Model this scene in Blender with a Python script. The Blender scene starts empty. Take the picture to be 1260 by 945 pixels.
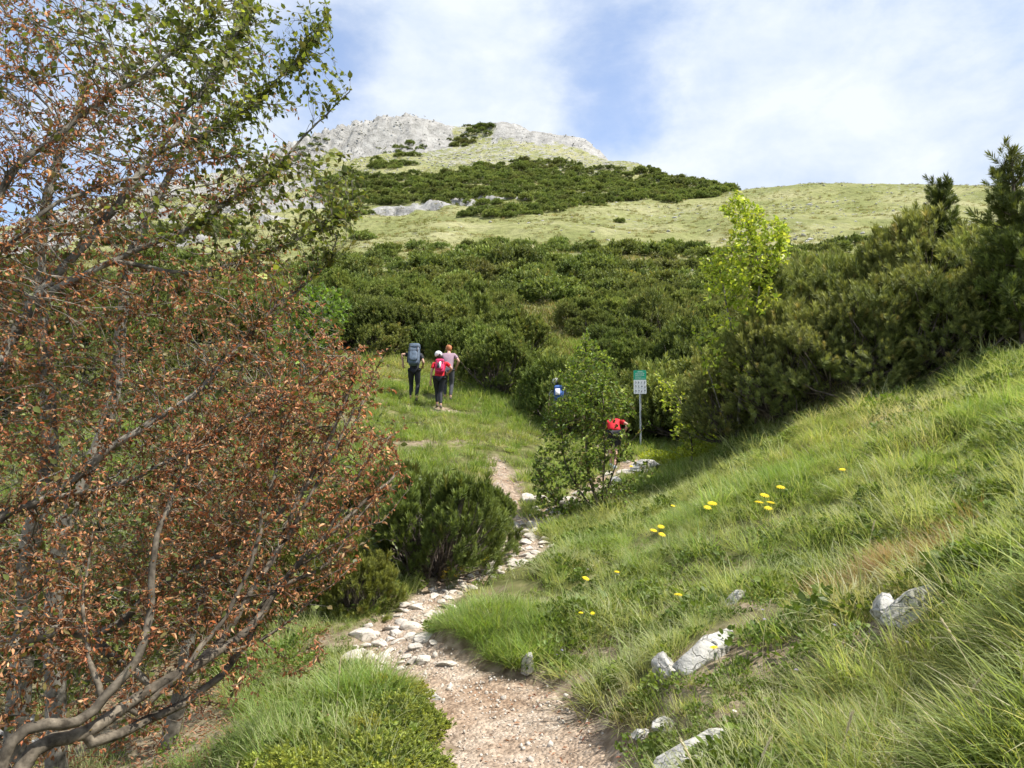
import bpy, math, random
import numpy as np
from mathutils import Vector, Matrix, kdtree
from mathutils import noise as mnoise

R = math.radians
rng = np.random.default_rng(7)
random.seed(7)
scn = bpy.context.scene
COL = scn.collection

# ------------------------------------------------------------------ camera, world, sun
W0, H0, F = 1260.0, 945.0, 950.0
PITCH = R(5.0)
CZ = 1.6
cd = bpy.data.cameras.new("camera")
cam = bpy.data.objects.new("camera", cd)
COL.objects.link(cam)
cam.location = (0, 0, CZ)
cam.rotation_euler = (R(90) + PITCH, 0, 0)
cd.sensor_width = 36.0
cd.lens = 36.0 * F / W0
cd.clip_start = 0.05
cd.clip_end = 20000
scn.camera = cam

SUN_EL = 60.0
SUN_AZ = 104.0          # degrees clockwise from the view direction (+Y), so the sun stands to the right and slightly behind
sd = bpy.data.lights.new("sun", 'SUN')
sun = bpy.data.objects.new("sun", sd)
COL.objects.link(sun)
sd.energy = 4.7
sd.angle = R(0.6)
sd.color = (1.0, 0.955, 0.88)
sv = Vector((math.sin(R(SUN_AZ)) * math.cos(R(SUN_EL)), math.cos(R(SUN_AZ)) * math.cos(R(SUN_EL)), math.sin(R(SUN_EL))))
sun.rotation_euler = sv.to_track_quat('Z', 'Y').to_euler()
sun.location = (20, 10, 60)

scn.view_settings.view_transform = 'Standard'
scn.view_settings.look = 'None'
scn.view_settings.exposure = 0.76
scn.view_settings.gamma = 1.0
scn.view_settings.use_curve_mapping = False
scn.cycles.max_bounces = 5
scn.cycles.diffuse_bounces = 2
scn.cycles.use_adaptive_sampling = True
scn.cycles.adaptive_threshold = 0.025
scn.cycles.glossy_bounces = 2
scn.cycles.transmission_bounces = 4
scn.cycles.transparent_max_bounces = 4
scn.cycles.sample_clamp_indirect = 6.0
scn.cycles.use_denoising = True


class NT:
    """small helper for node trees"""
    def __init__(self, nt):
        self.nt = nt
        nt.nodes.clear()

    def n(self, t, **kw):
        nd = self.nt.nodes.new(t)
        for k, v in kw.items():
            if k.startswith('i_'):
                key = k[2:]
                nd.inputs[int(key) if key.isdigit() else key.replace('_', ' ')].default_value = v
            else:
                setattr(nd, k, v)
        return nd

    def l(self, a, ao, b, bi):
        self.nt.links.new(a.outputs[ao], b.inputs[bi])

    def ramp(self, src, so, stops, interp='LINEAR'):
        r = self.nt.nodes.new('ShaderNodeValToRGB')
        r.color_ramp.interpolation = interp
        e = r.color_ramp.elements
        while len(e) > 1:
            e.remove(e[-1])
        e[0].position, e[0].color = stops[0][0], col4(stops[0][1])
        for p, c in stops[1:]:
            k = e.new(p)
            k.color = col4(c)
        self.nt.links.new(src.outputs[so], r.inputs[0])
        return r

    def mix(self, fac, a, b, blend='MIX'):
        """fac/a/b: (node, output) or constants"""
        m = self.nt.nodes.new('ShaderNodeMix')
        m.data_type = 'RGBA'
        m.blend_type = blend
        for idx, v in ((0, fac), (6, a), (7, b)):
            if isinstance(v, tuple) and len(v) == 2 and hasattr(v[0], 'outputs'):
                self.nt.links.new(v[0].outputs[v[1]], m.inputs[idx])
            elif idx == 0:
                m.inputs[0].default_value = v
            else:
                m.inputs[idx].default_value = col4(v)
        return (m, 2)

    def math(self, op, a, b=0.0, clamp=False):
        m = self.nt.nodes.new('ShaderNodeMath')
        m.operation = op
        m.use_clamp = clamp
        for i, v in enumerate((a, b)):
            if isinstance(v, tuple):
                self.nt.links.new(v[0].outputs[v[1]], m.inputs[i])
            else:
                m.inputs[i].default_value = v
        return (m, 0)


def col4(c):
    if isinstance(c, (int, float)):
        return (c, c, c, 1)
    return (c[0], c[1], c[2], 1)


world = bpy.data.worlds.new("World")
scn.world = world
world.use_nodes = True
w = NT(world.node_tree)
out = w.n('ShaderNodeOutputWorld')
sky = w.n('ShaderNodeTexSky')
sky.sky_type = 'NISHITA'
sky.sun_disc = False
sky.sun_elevation = R(SUN_EL)
sky.sun_rotation = R(SUN_AZ)
sky.altitude = 1500
sky.air_density = 1.0
sky.dust_density = 0.6
sky.ozone_density = 1.2
tc = w.n('ShaderNodeTexCoord')
mp = w.n('ShaderNodeMapping')
mp.inputs['Scale'].default_value = (1.0, 1.0, 1.7)
mp.inputs['Location'].default_value = (3.1, 0.7, 0.25)
w.l(tc, 'Generated', mp, 'Vector')
n1 = w.n('ShaderNodeTexNoise', i_Scale=2.3, i_Detail=9.0, i_Roughness=0.5, i_Distortion=0.1)
w.l(mp, 0, n1, 'Vector')
n2 = w.n('ShaderNodeTexNoise', i_Scale=7.0, i_Detail=10.0, i_Roughness=0.6, i_Distortion=0.15)
w.l(mp, 0, n2, 'Vector')
d0 = w.math('MULTIPLY', (n1, 0), 0.62)
dens = w.math('ADD', d0, w.math('MULTIPLY', (n2, 0), 0.38))


def sky_dir(px, py):
    u = (px - W0 / 2) / F
    v = (H0 / 2 - py) / F
    d = Vector((u, math.cos(PITCH) - v * math.sin(PITCH), math.sin(PITCH) + v * math.cos(PITCH)))
    return d.normalized()


def add_blob(dens, d, width, amp):
    """a thinner or thicker part of the cloud layer round the direction d"""
    dp = w.n('ShaderNodeVectorMath', operation='DISTANCE')
    w.l(tc, 'Generated', dp, 0)
    dp.inputs[1].default_value = d
    m = w.n('ShaderNodeMapRange', interpolation_type='SMOOTHSTEP')
    m.inputs['From Min'].default_value = 0.0
    m.inputs['From Max'].default_value = width
    m.inputs['To Min'].default_value = amp
    m.inputs['To Max'].default_value = 0.0
    w.nt.links.new(dp.outputs['Value'], m.inputs['Value'])
    return w.math('ADD', dens, (m, 0))


for (px, py, wd, amp) in ((405, 85, 0.13, -0.24), (790, 150, 0.15, -0.12), (740, 90, 0.14, -0.12), (760, 30, 0.12, -0.05), (900, 90, 0.17, 0.16), (250, 250, 0.16, -0.10),
                          (60, 170, 0.2, -0.05), (540, 100, 0.20, 0.16), (600, 110, 0.16, 0.12), (640, 20, 0.2, 0.03), (930, 190, 0.16, 0.13),
                          (1180, 140, 0.3, 0.10), (1000, 20, 0.25, 0.04), (220, 130, 0.22, 0.14)):
    dens = add_blob(dens, sky_dir(px, py), wd, amp)
cov = w.n('ShaderNodeMapRange', interpolation_type='SMOOTHSTEP')
cov.inputs['From Min'].default_value = 0.34
cov.inputs['From Max'].default_value = 0.64
cov.inputs['To Min'].default_value = 0.30
w.nt.links.new(dens[0].outputs[0], cov.inputs['Value'])
shade = w.ramp(n2, 0, [(0.3, (0.62, 0.73, 0.90)), (0.62, (0.86, 0.92, 1.0))])
skc = w.mix(1.0, (sky, 0), (1.0, 1.03, 1.10), 'MULTIPLY')
bg1 = w.n('ShaderNodeBackground', i_Strength=0.14)
w.l(skc[0], 2, bg1, 0)
bg2 = w.n('ShaderNodeBackground', i_Strength=0.65)
w.l(shade, 0, bg2, 0)
mx = w.n('ShaderNodeMixShader')
w.l(cov, 0, mx, 0)
w.l(bg1, 0, mx, 1)
w.l(bg2, 0, mx, 2)
w.l(mx, 0, out, 0)

# ------------------------------------------------------------------ pixel <-> world
cP, sP = math.cos(PITCH), math.sin(PITCH)


def ray(px, py):
    u = (px - W0 / 2) / F
    v = (H0 / 2 - py) / F
    return u, cP - v * sP, sP + v * cP


def P3(px, py, r):
    """world point at horizontal distance r in the direction of photo pixel (px, py)"""
    x, y, z = ray(px, py)
    k = r / math.hypot(x, y)
    return np.array((x * k, y * k, CZ + z * k))


def project(x, y, z):
    z = z - CZ
    yc = y * cP + z * sP
    zc = -y * sP + z * cP
    yc = np.where(yc < 0.01, 0.01, yc)
    return W0 / 2 + F * x / yc, H0 / 2 - F * zc / yc


def inpoly(px, py, poly):
    px = np.asarray(px); py = np.asarray(py)
    c = np.zeros(px.shape, bool)
    n = len(poly)
    for i in range(n):
        x1, y1 = poly[i]
        x2, y2 = poly[(i + 1) % n]
        if y1 == y2:
            continue
        t = ((y1 > py) != (y2 > py)) & (px < (x2 - x1) * (py - y1) / (y2 - y1) + x1)
        c ^= t
    return c


# ------------------------------------------------------------------ numpy noise
_perm = np.random.default_rng(3).integers(0, 1 << 30, 1 << 12)


def _hash(ix, iy, s):
    h = (ix * 374761393 + iy * 668265263 + s * 2147483647) & 0xffffffff
    h = ((h ^ (h >> 13)) * 1274126177) & 0xffffffff
    return ((h ^ (h >> 16)) & 0xffff) / 65535.0


def vnoise(x, y, s=0):
    x = np.asarray(x, float); y = np.asarray(y, float)
    ix = np.floor(x).astype(np.int64); iy = np.floor(y).astype(np.int64)
    fx = x - ix; fy = y - iy
    fx = fx * fx * (3 - 2 * fx); fy = fy * fy * (3 - 2 * fy)
    a = _hash(ix, iy, s); b = _hash(ix + 1, iy, s); c = _hash(ix, iy + 1, s); d = _hash(ix + 1, iy + 1, s)
    return (a * (1 - fx) + b * fx) * (1 - fy) + (c * (1 - fx) + d * fx) * fy - 0.5


def fbm(x, y, o=4, s=0):
    t = 0.0; a = 1.0
    for i in range(o):
        t = t + a * vnoise(x, y, s + i * 17)
        a *= 0.5
        x = x * 2.03 + 11.3; y = y * 2.03 + 5.7
    return t


def sstep(a, b, x):
    t = np.clip((x - a) / (b - a), 0, 1)
    return t * t * (3 - 2 * t)


# ------------------------------------------------------------------ terrain table
def pchip(xs, ys, q):
    xs = np.asarray(xs, float); ys = np.asarray(ys, float)
    h = np.diff(xs); d = np.diff(ys) / h
    m = np.zeros(len(xs))
    for i in range(1, len(xs) - 1):
        if d[i - 1] * d[i] > 0:
            w1 = 2 * h[i] + h[i - 1]; w2 = h[i] + 2 * h[i - 1]
            m[i] = (w1 + w2) / (w1 / d[i - 1] + w2 / d[i])
    m[0], m[-1] = d[0], d[-1]
    q = np.clip(q, xs[0], xs[-1])
    k = np.clip(np.searchsorted(xs, q) - 1, 0, len(xs) - 2)
    t = (q - xs[k]) / h[k]
    return (ys[k] * (1 + 2 * t) * (1 - t) ** 2 + m[k] * h[k] * t * (1 - t) ** 2 + ys[k + 1] * t * t * (3 - 2 * t) + m[k + 1] * h[k] * t * t * (t - 1))


def zat(px, py, r):
    return P3(px, py, r)[2]


FAR_DROP = [(1.25, -4), (2.2, -60), (6, -260), (16, -400)]
# column pixel -> (near part as r, z) and (far part as r, py); last far entry is the skyline
COLS = {
    -300: ([(0, 0), (3, -.5), (8, -1.0), (14, -.8), (20, .6), (28, 3)], [(45, 405), (60, 385), (85, 370), (130, 350), (165, 340), (200, 332), (240, 326)]),
    0: ([(0, 0), (3, -.4), (8, -.8), (14, -.4), (20, 1.5), (28, 4.2)], [(45, 378), (60, 356), (85, 335), (130, 315), (165, 300), (200, 290), (240, 281)]),
    100: ([(0, 0), (3, -.35), (8, -.7), (14, -.2), (20, 1.8), (28, 4.5)], [(45, 374), (60, 353), (85, 331), (130, 305), (165, 285), (200, 267), (245, 249)]),
    250: ([(0, 0), (4, -.3), (8, -.4), (12, -.1), (16, .8), (20, 2.4), (28, 4.9)], [(45, 374), (60, 350), (85, 328), (130, 292), (165, 266), (200, 240), (235, 226), (250, 213)]),
    380: ([(0, 0), (4, -.1), (6, -.15), (8, -.1), (12, .1), (16, 1.1), (20, 2.6), (28, 5.0)], [(45, 376), (60, 348), (85, 326), (130, 285), (165, 255), (200, 222), (240, 196), (256, 165)]),
    440: ([(0, 0), (4, -.05), (6, -.06), (8, 0), (12, .3), (16, 1.4), (20, 2.8), (28, 5.1)], [(45, 378), (60, 347), (85, 323), (130, 280), (165, 248), (200, 213), (240, 185), (256, 150)]),
    500: ([(0, 0), (5, 0), (6.6, 0), (8.5, .14), (12, .7), (17.5, 1.75), (21, 2.72), (24, 3.8)], [(35, 401), (45, 378), (60, 347), (85, 320), (130, 276), (165, 241), (200, 206), (240, 180), (257, 142)]),
    545: ([(0, 0), (5, 0), (6.6, .02), (8.5, .14), (12, .6), (16, 1.35), (19, 2.15), (22, 2.98), (24.5, 3.7)], [(35, 400), (45, 375), (60, 346), (85, 315), (130, 270), (165, 237), (203, 204), (245, 180), (260, 157)]),
    630: ([(0, 0), (5, 0), (7, .02), (10.5, .26), (12.5, .5), (15.5, 1.04), (17.5, 1.5), (22, 2.75), (26, 3.9)], [(38, 402), (60, 345), (90, 303), (130, 265), (165, 232), (205, 202), (245, 172), (262, 155)]),
    720: ([(0, 0), (5, .04), (7, .2), (10, .34), (14, .68), (16.5, 1.0), (18.5, 1.32), (20.5, 1.78), (24, 2.5)], [(30, 446), (38, 402), (60, 350), (90, 306), (130, 266), (165, 240), (205, 215), (240, 180), (248, 170)]),
    790: ([(0, 0), (3, .1), (5, .25), (7, .42), (10, .55), (14, .95), (16.5, 1.2), (18.5, 1.45), (20.5, 1.78), (24, 2.5)], [(30, 450), (38, 404), (60, 353), (90, 309), (130, 270), (165, 245), (205, 223), (225, 202)]),
    860: ([(0, 0), (2, .12), (3.2, .33), (4.5, .46), (6, .56), (8, .73), (11, 1.0), (15, 1.35), (18, 1.6), (21, 1.94), (25, 2.9)], [(30, 458), (38, 410), (60, 358), (90, 313), (130, 274), (165, 250), (200, 230), (208, 221)]),
    1000: ([(0, 0), (2, .2), (3, .38), (4, .54), (5, .68), (7, .98), (9, 1.38), (11, 1.85), (13, 2.35), (15, 2.8), (20, 3.7)], [(30, 430), (60, 362), (90, 315), (130, 276), (165, 247), (192, 229)]),
    1150: ([(0, 0), (2, .32), (3, .56), (4, .78), (5, .98), (7, 1.36), (9, 1.8), (12, 2.52), (14, 3.02), (20, 4.2)], [(30, 402), (60, 355), (90, 312), (130, 274), (165, 247), (190, 230)]),
    1260: ([(0, 0), (2, .48), (3, .80), (4, 1.04), (5, 1.26), (6.5, 1.56), (8, 1.88), (10, 2.35), (12, 2.85), (14, 3.35), (20, 4.6)], [(30, 395), (60, 350), (90, 310), (130, 273), (165, 247), (190, 231)]),
    1560: ([(0, 0), (2, .75), (3, 1.15), (4, 1.45), (5, 1.7), (6.5, 2.05), (8, 2.4), (12, 3.4), (14, 3.9), (20, 5.2)], [(30, 390), (60, 350), (90, 310), (130, 273), (165, 247), (190, 231)]),
}
LR = np.linspace(math.log(0.8), math.log(5000), 900)
RR = np.exp(LR)
c_az, c_z = [], []
for px, (near, far) in COLS.items():
    az = math.degrees(math.atan((px - W0 / 2) / F))
    pts = list(near) + [(r, zat(px, py, r)) for r, py in far]
    rl, zl = pts[-1]
    for f_, dz in FAR_DROP:
        pts.append((rl * f_, zl + dz))
    c_az.append(az)
    c_z.append(pchip([p[0] for p in pts], [p[1] for p in pts], RR))
for az, sl in ((-75, -0.05), (-120, -0.22), (-180, -0.28), (75, 0.30), (120, 0.05), (180, -0.28)):
    pts = [(0, 0), (3, sl * 3 + (0.5 if az == 75 else 0)), (20, sl * 20), (200, sl * 200), (600, sl * 600 - 60), (5000, -450)]
    c_az.append(az)
    c_z.append(pchip([p[0] for p in pts], [p[1] for p in pts], RR))
o_ = np.argsort(c_az)
c_az = np.array(c_az)[o_]; c_z = np.array(c_z)[o_]
AZG = np.arange(-180, 180.01, 0.4)
TAB = np.zeros((len(AZG), len(RR)))
k = np.clip(np.searchsorted(c_az, AZG) - 1, 0, len(c_az) - 2)
t = ((AZG - c_az[k]) / (c_az[k + 1] - c_az[k]))[:, None]
# Catmull-Rom style across azimuth
dz = np.zeros_like(c_z)
dz[1:-1] = (c_z[2:] - c_z[:-2]) / (c_az[2:] - c_az[:-2])[:, None]
hh = (c_az[k + 1] - c_az[k])[:, None]
CR = (c_z[k] * (1 + 2 * t) * (1 - t) ** 2 + dz[k] * hh * t * (1 - t) ** 2 + c_z[k + 1] * t * t * (3 - 2 * t) + dz[k + 1] * hh * t * t * (t - 1))
LIN = c_z[k] * (1 - t) + c_z[k + 1] * t
inside = ((AZG > -40) & (AZG < 42))[:, None]
TAB = np.where(inside, CR * 0.6 + LIN * 0.4, LIN)
kern = np.array([1, 2, 3, 2, 1]) / 9.0
TAB = sum(kern[j] * np.roll(TAB, j - 2, axis=0) for j in range(5))


def base_h(x, y):
    r = np.hypot(x, y)
    az = np.degrees(np.arctan2(x, y))
    a = np.clip((az + 180) / 0.4, 0, len(AZG) - 1.001)
    l = np.clip((np.log(np.maximum(r, 0.8)) - LR[0]) / (LR[1] - LR[0]), 0, len(LR) - 1.001)
    ia = a.astype(int); il = l.astype(int)
    fa = a - ia; fl = l - il
    z = (TAB[ia, il] * (1 - fl) + TAB[ia, il + 1] * fl) * (1 - fa) + (TAB[ia + 1, il] * (1 - fl) + TAB[ia + 1, il + 1] * fl) * fa
    return z * np.clip(r / 0.8, 0, 1)


def gxy(px, r):
    """plan position on the photo column px at distance r"""
    a = math.atan((px - W0 / 2) / F)
    return np.array((math.sin(a) * r, math.cos(a) * r))


def smooth_poly(pts, n=12):
    pts = np.array(pts, float)
    o = []
    P = np.vstack([2 * pts[0] - pts[1], pts, 2 * pts[-1] - pts[-2]])
    for i in range(1, len(P) - 2):
        p0, p1, p2, p3 = P[i - 1], P[i], P[i + 1], P[i + 2]
        for t_ in np.linspace(0, 1, n, endpoint=False):
            o.append(0.5 * ((2 * p1) + (-p0 + p2) * t_ + (2 * p0 - 5 * p1 + 4 * p2 - p3) * t_ ** 2 + (-p0 + 3 * p1 - 3 * p2 + p3) * t_ ** 3))
    o.append(pts[-1])
    return np.array(o)


# trail centre lines: (px, r, half width)
TRAIL = [(645, 1.2, .50), (648, 2.2, .50), (648, 3.2, .48), (646, 4.2, .47), (632, 4.9, .47), (592, 5.35, .42), (538, 5.75, .32), (497, 6.3, .27), (487, 6.9, .27), (508, 7.6, .25),
         (545, 8.4, .22), (592, 9.2, .24), (632, 10.0, .33), (648, 10.8, .34), (645, 11.8, .26), (632, 13.2, .20), (622, 14.6, .22), (618, 15.8, .24), (610, 17.2, .12)]
TRAIL2 = [(652, 11.6, .16), (676, 13.0, .28), (706, 14.6, .30), (742, 16.2, .36), (772, 17.6, .36), (796, 18.8, .26)]
TRAIL3 = [(500, 21.3, .2), (520, 21.4, .30), (552, 21.2, .30), (572, 21.0, .2)]
trails = []
for T in (TRAIL, TRAIL2, TRAIL3):
    a = np.array([np.append(gxy(px, r), hw) for px, r, hw in T])
    trails.append(smooth_poly(a))


def trail_dist(x, y):
    """distance to the nearest trail centre line minus its half width (negative on the trail)"""
    x = np.asarray(x, float); y = np.asarray(y, float)
    shp = x.shape
    x = x.ravel(); y = y.ravel()
    best = np.full(x.shape, 9.0)
    near = np.nonzero((np.hypot(x, y) < 25) & (y > 0))[0]
    if len(near):
        b = np.full(len(near), 9.0)
        for T in trails:
            for p in T:
                b = np.minimum(b, np.hypot(x[near] - p[0], y[near] - p[1]) - p[2])
        best[near] = b
    return best.reshape(shp)


BUMPS = [(622, 6.6, .22, .55, .65), (575, 6.35, .12, .35, .35), (705, 6.2, .16, .45, .6), (800, 4.6, .06, .35, .4), (470, 5.0, .05, .5, .6), (905, 5.2, .10, .5, .5), (1120, 4.4, .08, .5, .5),
         (350, 4.6, .05, .6, .6), (680, 9.0, .10, .9, .9), (950, 8.0, .10, 1.0, 1.0)]


def ground_h(x, y, fine=True):
    x = np.asarray(x, float); y = np.asarray(y, float)
    z = base_h(x, y)
    r = np.hypot(x, y)
    for px, rr, hgt, sx, sy in BUMPS:
        c = gxy(px, rr)
        z = z + hgt * np.exp(-((x - c[0]) / sx) ** 2 - ((y - c[1]) / sy) ** 2)
    td = trail_dist(x, y)
    on = 1 - sstep(-0.05, 0.16, td)
    rough = (fbm(x * 1.1, y * 1.1, 3, 5) * 0.10 + fbm(x * 4.3, y * 4.3, 3, 9) * 0.045) * sstep(0.5, 2.0, r) * (1 - 0.8 * on)
    z = z + rough
    z = z - 0.07 * on
    # the wide slope: hummocks, then rock relief towards the top
    z = z + fbm(x * 0.16, y * 0.16, 4, 21) * 0.5 * sstep(12, 40, r) + fbm(x * 0.05, y * 0.05, 3, 31) * 2.4 * sstep(60, 110, r) * (1 - 0.93 * sstep(135, 175, r))
    if fine:
        rk = rock_mask(x, y)
        rid = 1 - np.abs(fbm(x * 0.35, y * 0.35, 4, 41)) * 2
        z = z + rk * ((rid - 0.7) * 0.55 + fbm(x * 1.1, y * 1.1, 3, 47) * 0.45)
        # strata: steps that follow the height, tilted a little
        q = (z + x * 0.16 + fbm(x * 0.04, y * 0.04, 3, 51) * 5) / 3.4
        z = z + rk * (sstep(0.25, 0.75, q - np.floor(q)) - (q - np.floor(q))) * 4.6
    return z


def rock_mask(x, y):
    """bare limestone near the top, 0..1 (a property of the ground there)"""
    r = np.hypot(x, y)
    az = np.degrees(np.arctan2(x, y))
    nse = fbm(x * 0.09, y * 0.09, 4, 61)
    a = sstep(-22, -16, az) * (1 - sstep(-6.5, -3.0, az)) * sstep(233, 242, r + nse * 14)
    a2 = sstep(-3.2, -0.5, az) * (1 - sstep(8.5, 10.5, az)) * sstep(236, 252, r + nse * 30) * 0.62
    b = sstep(-60, -30, az) * (1 - sstep(-16, -12, az)) * sstep(0.20, 0.40, nse + 0.22 * sstep(120, 200, r)) * sstep(110, 135, r)
    c = sstep(-12, -9, az) * (1 - sstep(0, 3, az)) * sstep(143, 148, r + nse * 6) * (1 - sstep(150, 155, r + nse * 6)) * 0.8
    return np.clip(np.maximum(np.maximum(a, a2), np.maximum(b, c)), 0, 1)


def G(x, y):
    return float(ground_h(np.array([x]), np.array([y]))[0])


def Garr(x, y):
    return ground_h(x, y)


def on_ground(px, r):
    p = gxy(px, r)
    return Vector((p[0], p[1], G(p[0], p[1])))


def base_r(px, py, rmin=2.0, rmax=320.0):
    """distance at which the ray through (px, py) meets the ground"""
    rr = np.exp(np.linspace(math.log(rmin), math.log(rmax), 1400))
    x, y, z = ray(px, py)
    k_ = rr / math.hypot(x, y)
    below = (CZ + z * k_) <= ground_h(x * k_, y * k_, False)
    return float(rr[np.argmax(below)]) if below.any() else None


# ------------------------------------------------------------------ mesh + object helpers
def mesh_np(name, V, F, mat=None, col=None, smooth=False, matidx=None):
    """V (n,3); F list of int arrays (m,3)/(m,4)"""
    if not isinstance(F, (list, tuple)):
        F = [F]
    F = [f for f in F if len(f)]
    me = bpy.data.meshes.new(name)
    nv = len(V)
    me.vertices.add(nv)
    me.vertices.foreach_set('co', np.asarray(V, np.float32).ravel())
    loops = np.concatenate([f.ravel() for f in F]).astype(np.int32)
    sizes = np.concatenate([np.full(len(f), f.shape[1], np.int32) for f in F])
    me.loops.add(len(loops))
    me.loops.foreach_set('vertex_index', loops)
    me.polygons.add(len(sizes))
    starts = np.concatenate([[0], np.cumsum(sizes)[:-1]]).astype(np.int32)
    me.polygons.foreach_set('loop_start', starts)
    if smooth:
        me.polygons.foreach_set('use_smooth', np.ones(len(sizes), bool))
    if matidx is not None:
        me.polygons.foreach_set('material_index', np.asarray(matidx, np.int32))
    me.update(calc_edges=True)
    if col is not None:
        ca = me.color_attributes.new('tone', 'FLOAT_COLOR', 'POINT')
        c = np.ones((nv, 4), np.float32)
        c[:, :3] = col
        ca.data.foreach_set('color', c.ravel())
    if mat is not None:
        for m in (mat if isinstance(mat, (list, tuple)) else [mat]):
            me.materials.append(m)
    return me


def tag(o, label=None, cat=None, group=None, kind=None):
    if label: o['label'] = label
    if cat: o['category'] = cat
    if group: o['group'] = group
    if kind: o['kind'] = kind
    return o


def link(name, me, parent=None, loc=None):
    o = bpy.data.objects.new(name, me)
    COL.objects.link(o)
    if parent is not None:
        o.parent = parent
    if loc is not None:
        o.location = loc
    return o


def empty(name, loc, rz=0.0):
    o = bpy.data.objects.new(name, None)
    COL.objects.link(o)
    o.location = loc
    o.rotation_euler = (0, 0, rz)
    o.empty_display_size = 0.2
    return o


def copy_tree(o, parent=None):
    c = o.copy()
    COL.objects.link(c)
    c.parent = parent
    for ch in list(o.children):
        copy_tree(ch, c)
    return c


def basis(d, up=(0, 0, 1), roll=None):
    """(n,3,3) matrices whose columns are x, y, z with z along d"""
    d = d / np.maximum(np.linalg.norm(d, axis=1, keepdims=True), 1e-9)
    upv = np.broadcast_to(np.array(up, float), d.shape).copy()
    bad = np.abs((d * upv).sum(1)) > 0.98
    upv[bad] = (1, 0, 0)
    x = np.cross(upv, d); x /= np.linalg.norm(x, axis=1, keepdims=True)
    y = np.cross(d, x)
    if roll is not None:
        c, s = np.cos(roll)[:, None], np.sin(roll)[:, None]
        x, y = x * c + y * s, -x * s + y * c
    return np.stack([x, y, d], axis=2)


def stamp(tv, tf, B, T, S):
    """copies of the template (tv, tf) with bases B (n,3,3), positions T (n,3), scales S (n,) or (n,3)"""
    n = len(T)
    S = np.asarray(S, float)
    if S.ndim == 1:
        S = np.repeat(S[:, None], 3, 1)
    v = np.einsum('nij,nkj->nki', B, tv[None] * S[:, None, :]) + T[:, None, :]
    f = tf[None] + (np.arange(n) * len(tv))[:, None, None]
    return v.reshape(-1, 3), f.reshape(-1, tf.shape[1])


# ------------------------------------------------------------------ materials
def new_mat(name):
    m = bpy.data.materials.new(name)
    m.use_nodes = True
    return m, NT(m.node_tree)


def foliage_mat(name, ca, cb, trans=0.35, rough=0.55, obj_var=0.25, noise_scale=0.5, attr=True, tcol=None, hue_alt=None):
    """leaf-like surface: tone attribute times a mix of two colours; part of the light passes through"""
    m, g = new_mat(name)
    o = g.n('ShaderNodeOutputMaterial')
    geo = g.n('ShaderNodeNewGeometry')
    nz = g.n('ShaderNodeTexNoise', i_Scale=noise_scale, i_Detail=3.0)
    g.l(geo, 'Position', nz, 'Vector')
    fac = g.ramp(nz, 0, [(0.35, 0.0), (0.65, 1.0)])
    c = g.mix((fac, 0), ca, cb)
    if hue_alt is not None:
        nz2 = g.n('ShaderNodeTexNoise', i_Scale=noise_scale * 0.37, i_Detail=4.0)
        g.l(geo, 'Position', nz2, 'Vector')
        f2 = g.ramp(nz2, 0, [(0.54, 0.0), (0.72, 0.85)])
        c = g.mix((f2, 0), c, hue_alt)
    if attr:
        at = g.n('ShaderNodeAttribute', attribute_name='tone')
        c = g.mix(1.0, c, (at, 'Color'), 'MULTIPLY')
    oi = g.n('ShaderNodeObjectInfo')
    rv = g.ramp(oi, 'Random', [(0.0, 1 - obj_var), (1.0, 1 + obj_var)])
    c = g.mix(1.0, c, (rv, 0), 'MULTIPLY')
    p = g.n('ShaderNodeBsdfPrincipled', i_Roughness=rough)
    p.inputs['Specular IOR Level'].default_value = 0.3
    g.l(c[0], 2, p, 'Base Color')
    tr = g.n('ShaderNodeBsdfTranslucent')
    tcx = g.mix(1.0, c, tcol or (1.25, 1.2, 0.6), 'MULTIPLY')
    g.l(tcx[0], 2, tr, 'Color')
    ms = g.n('ShaderNodeMixShader', i_0=trans)
    g.l(p, 0, ms, 1)
    g.l(tr, 0, ms, 2)
    g.l(ms, 0, o, 0)
    return m


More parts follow.
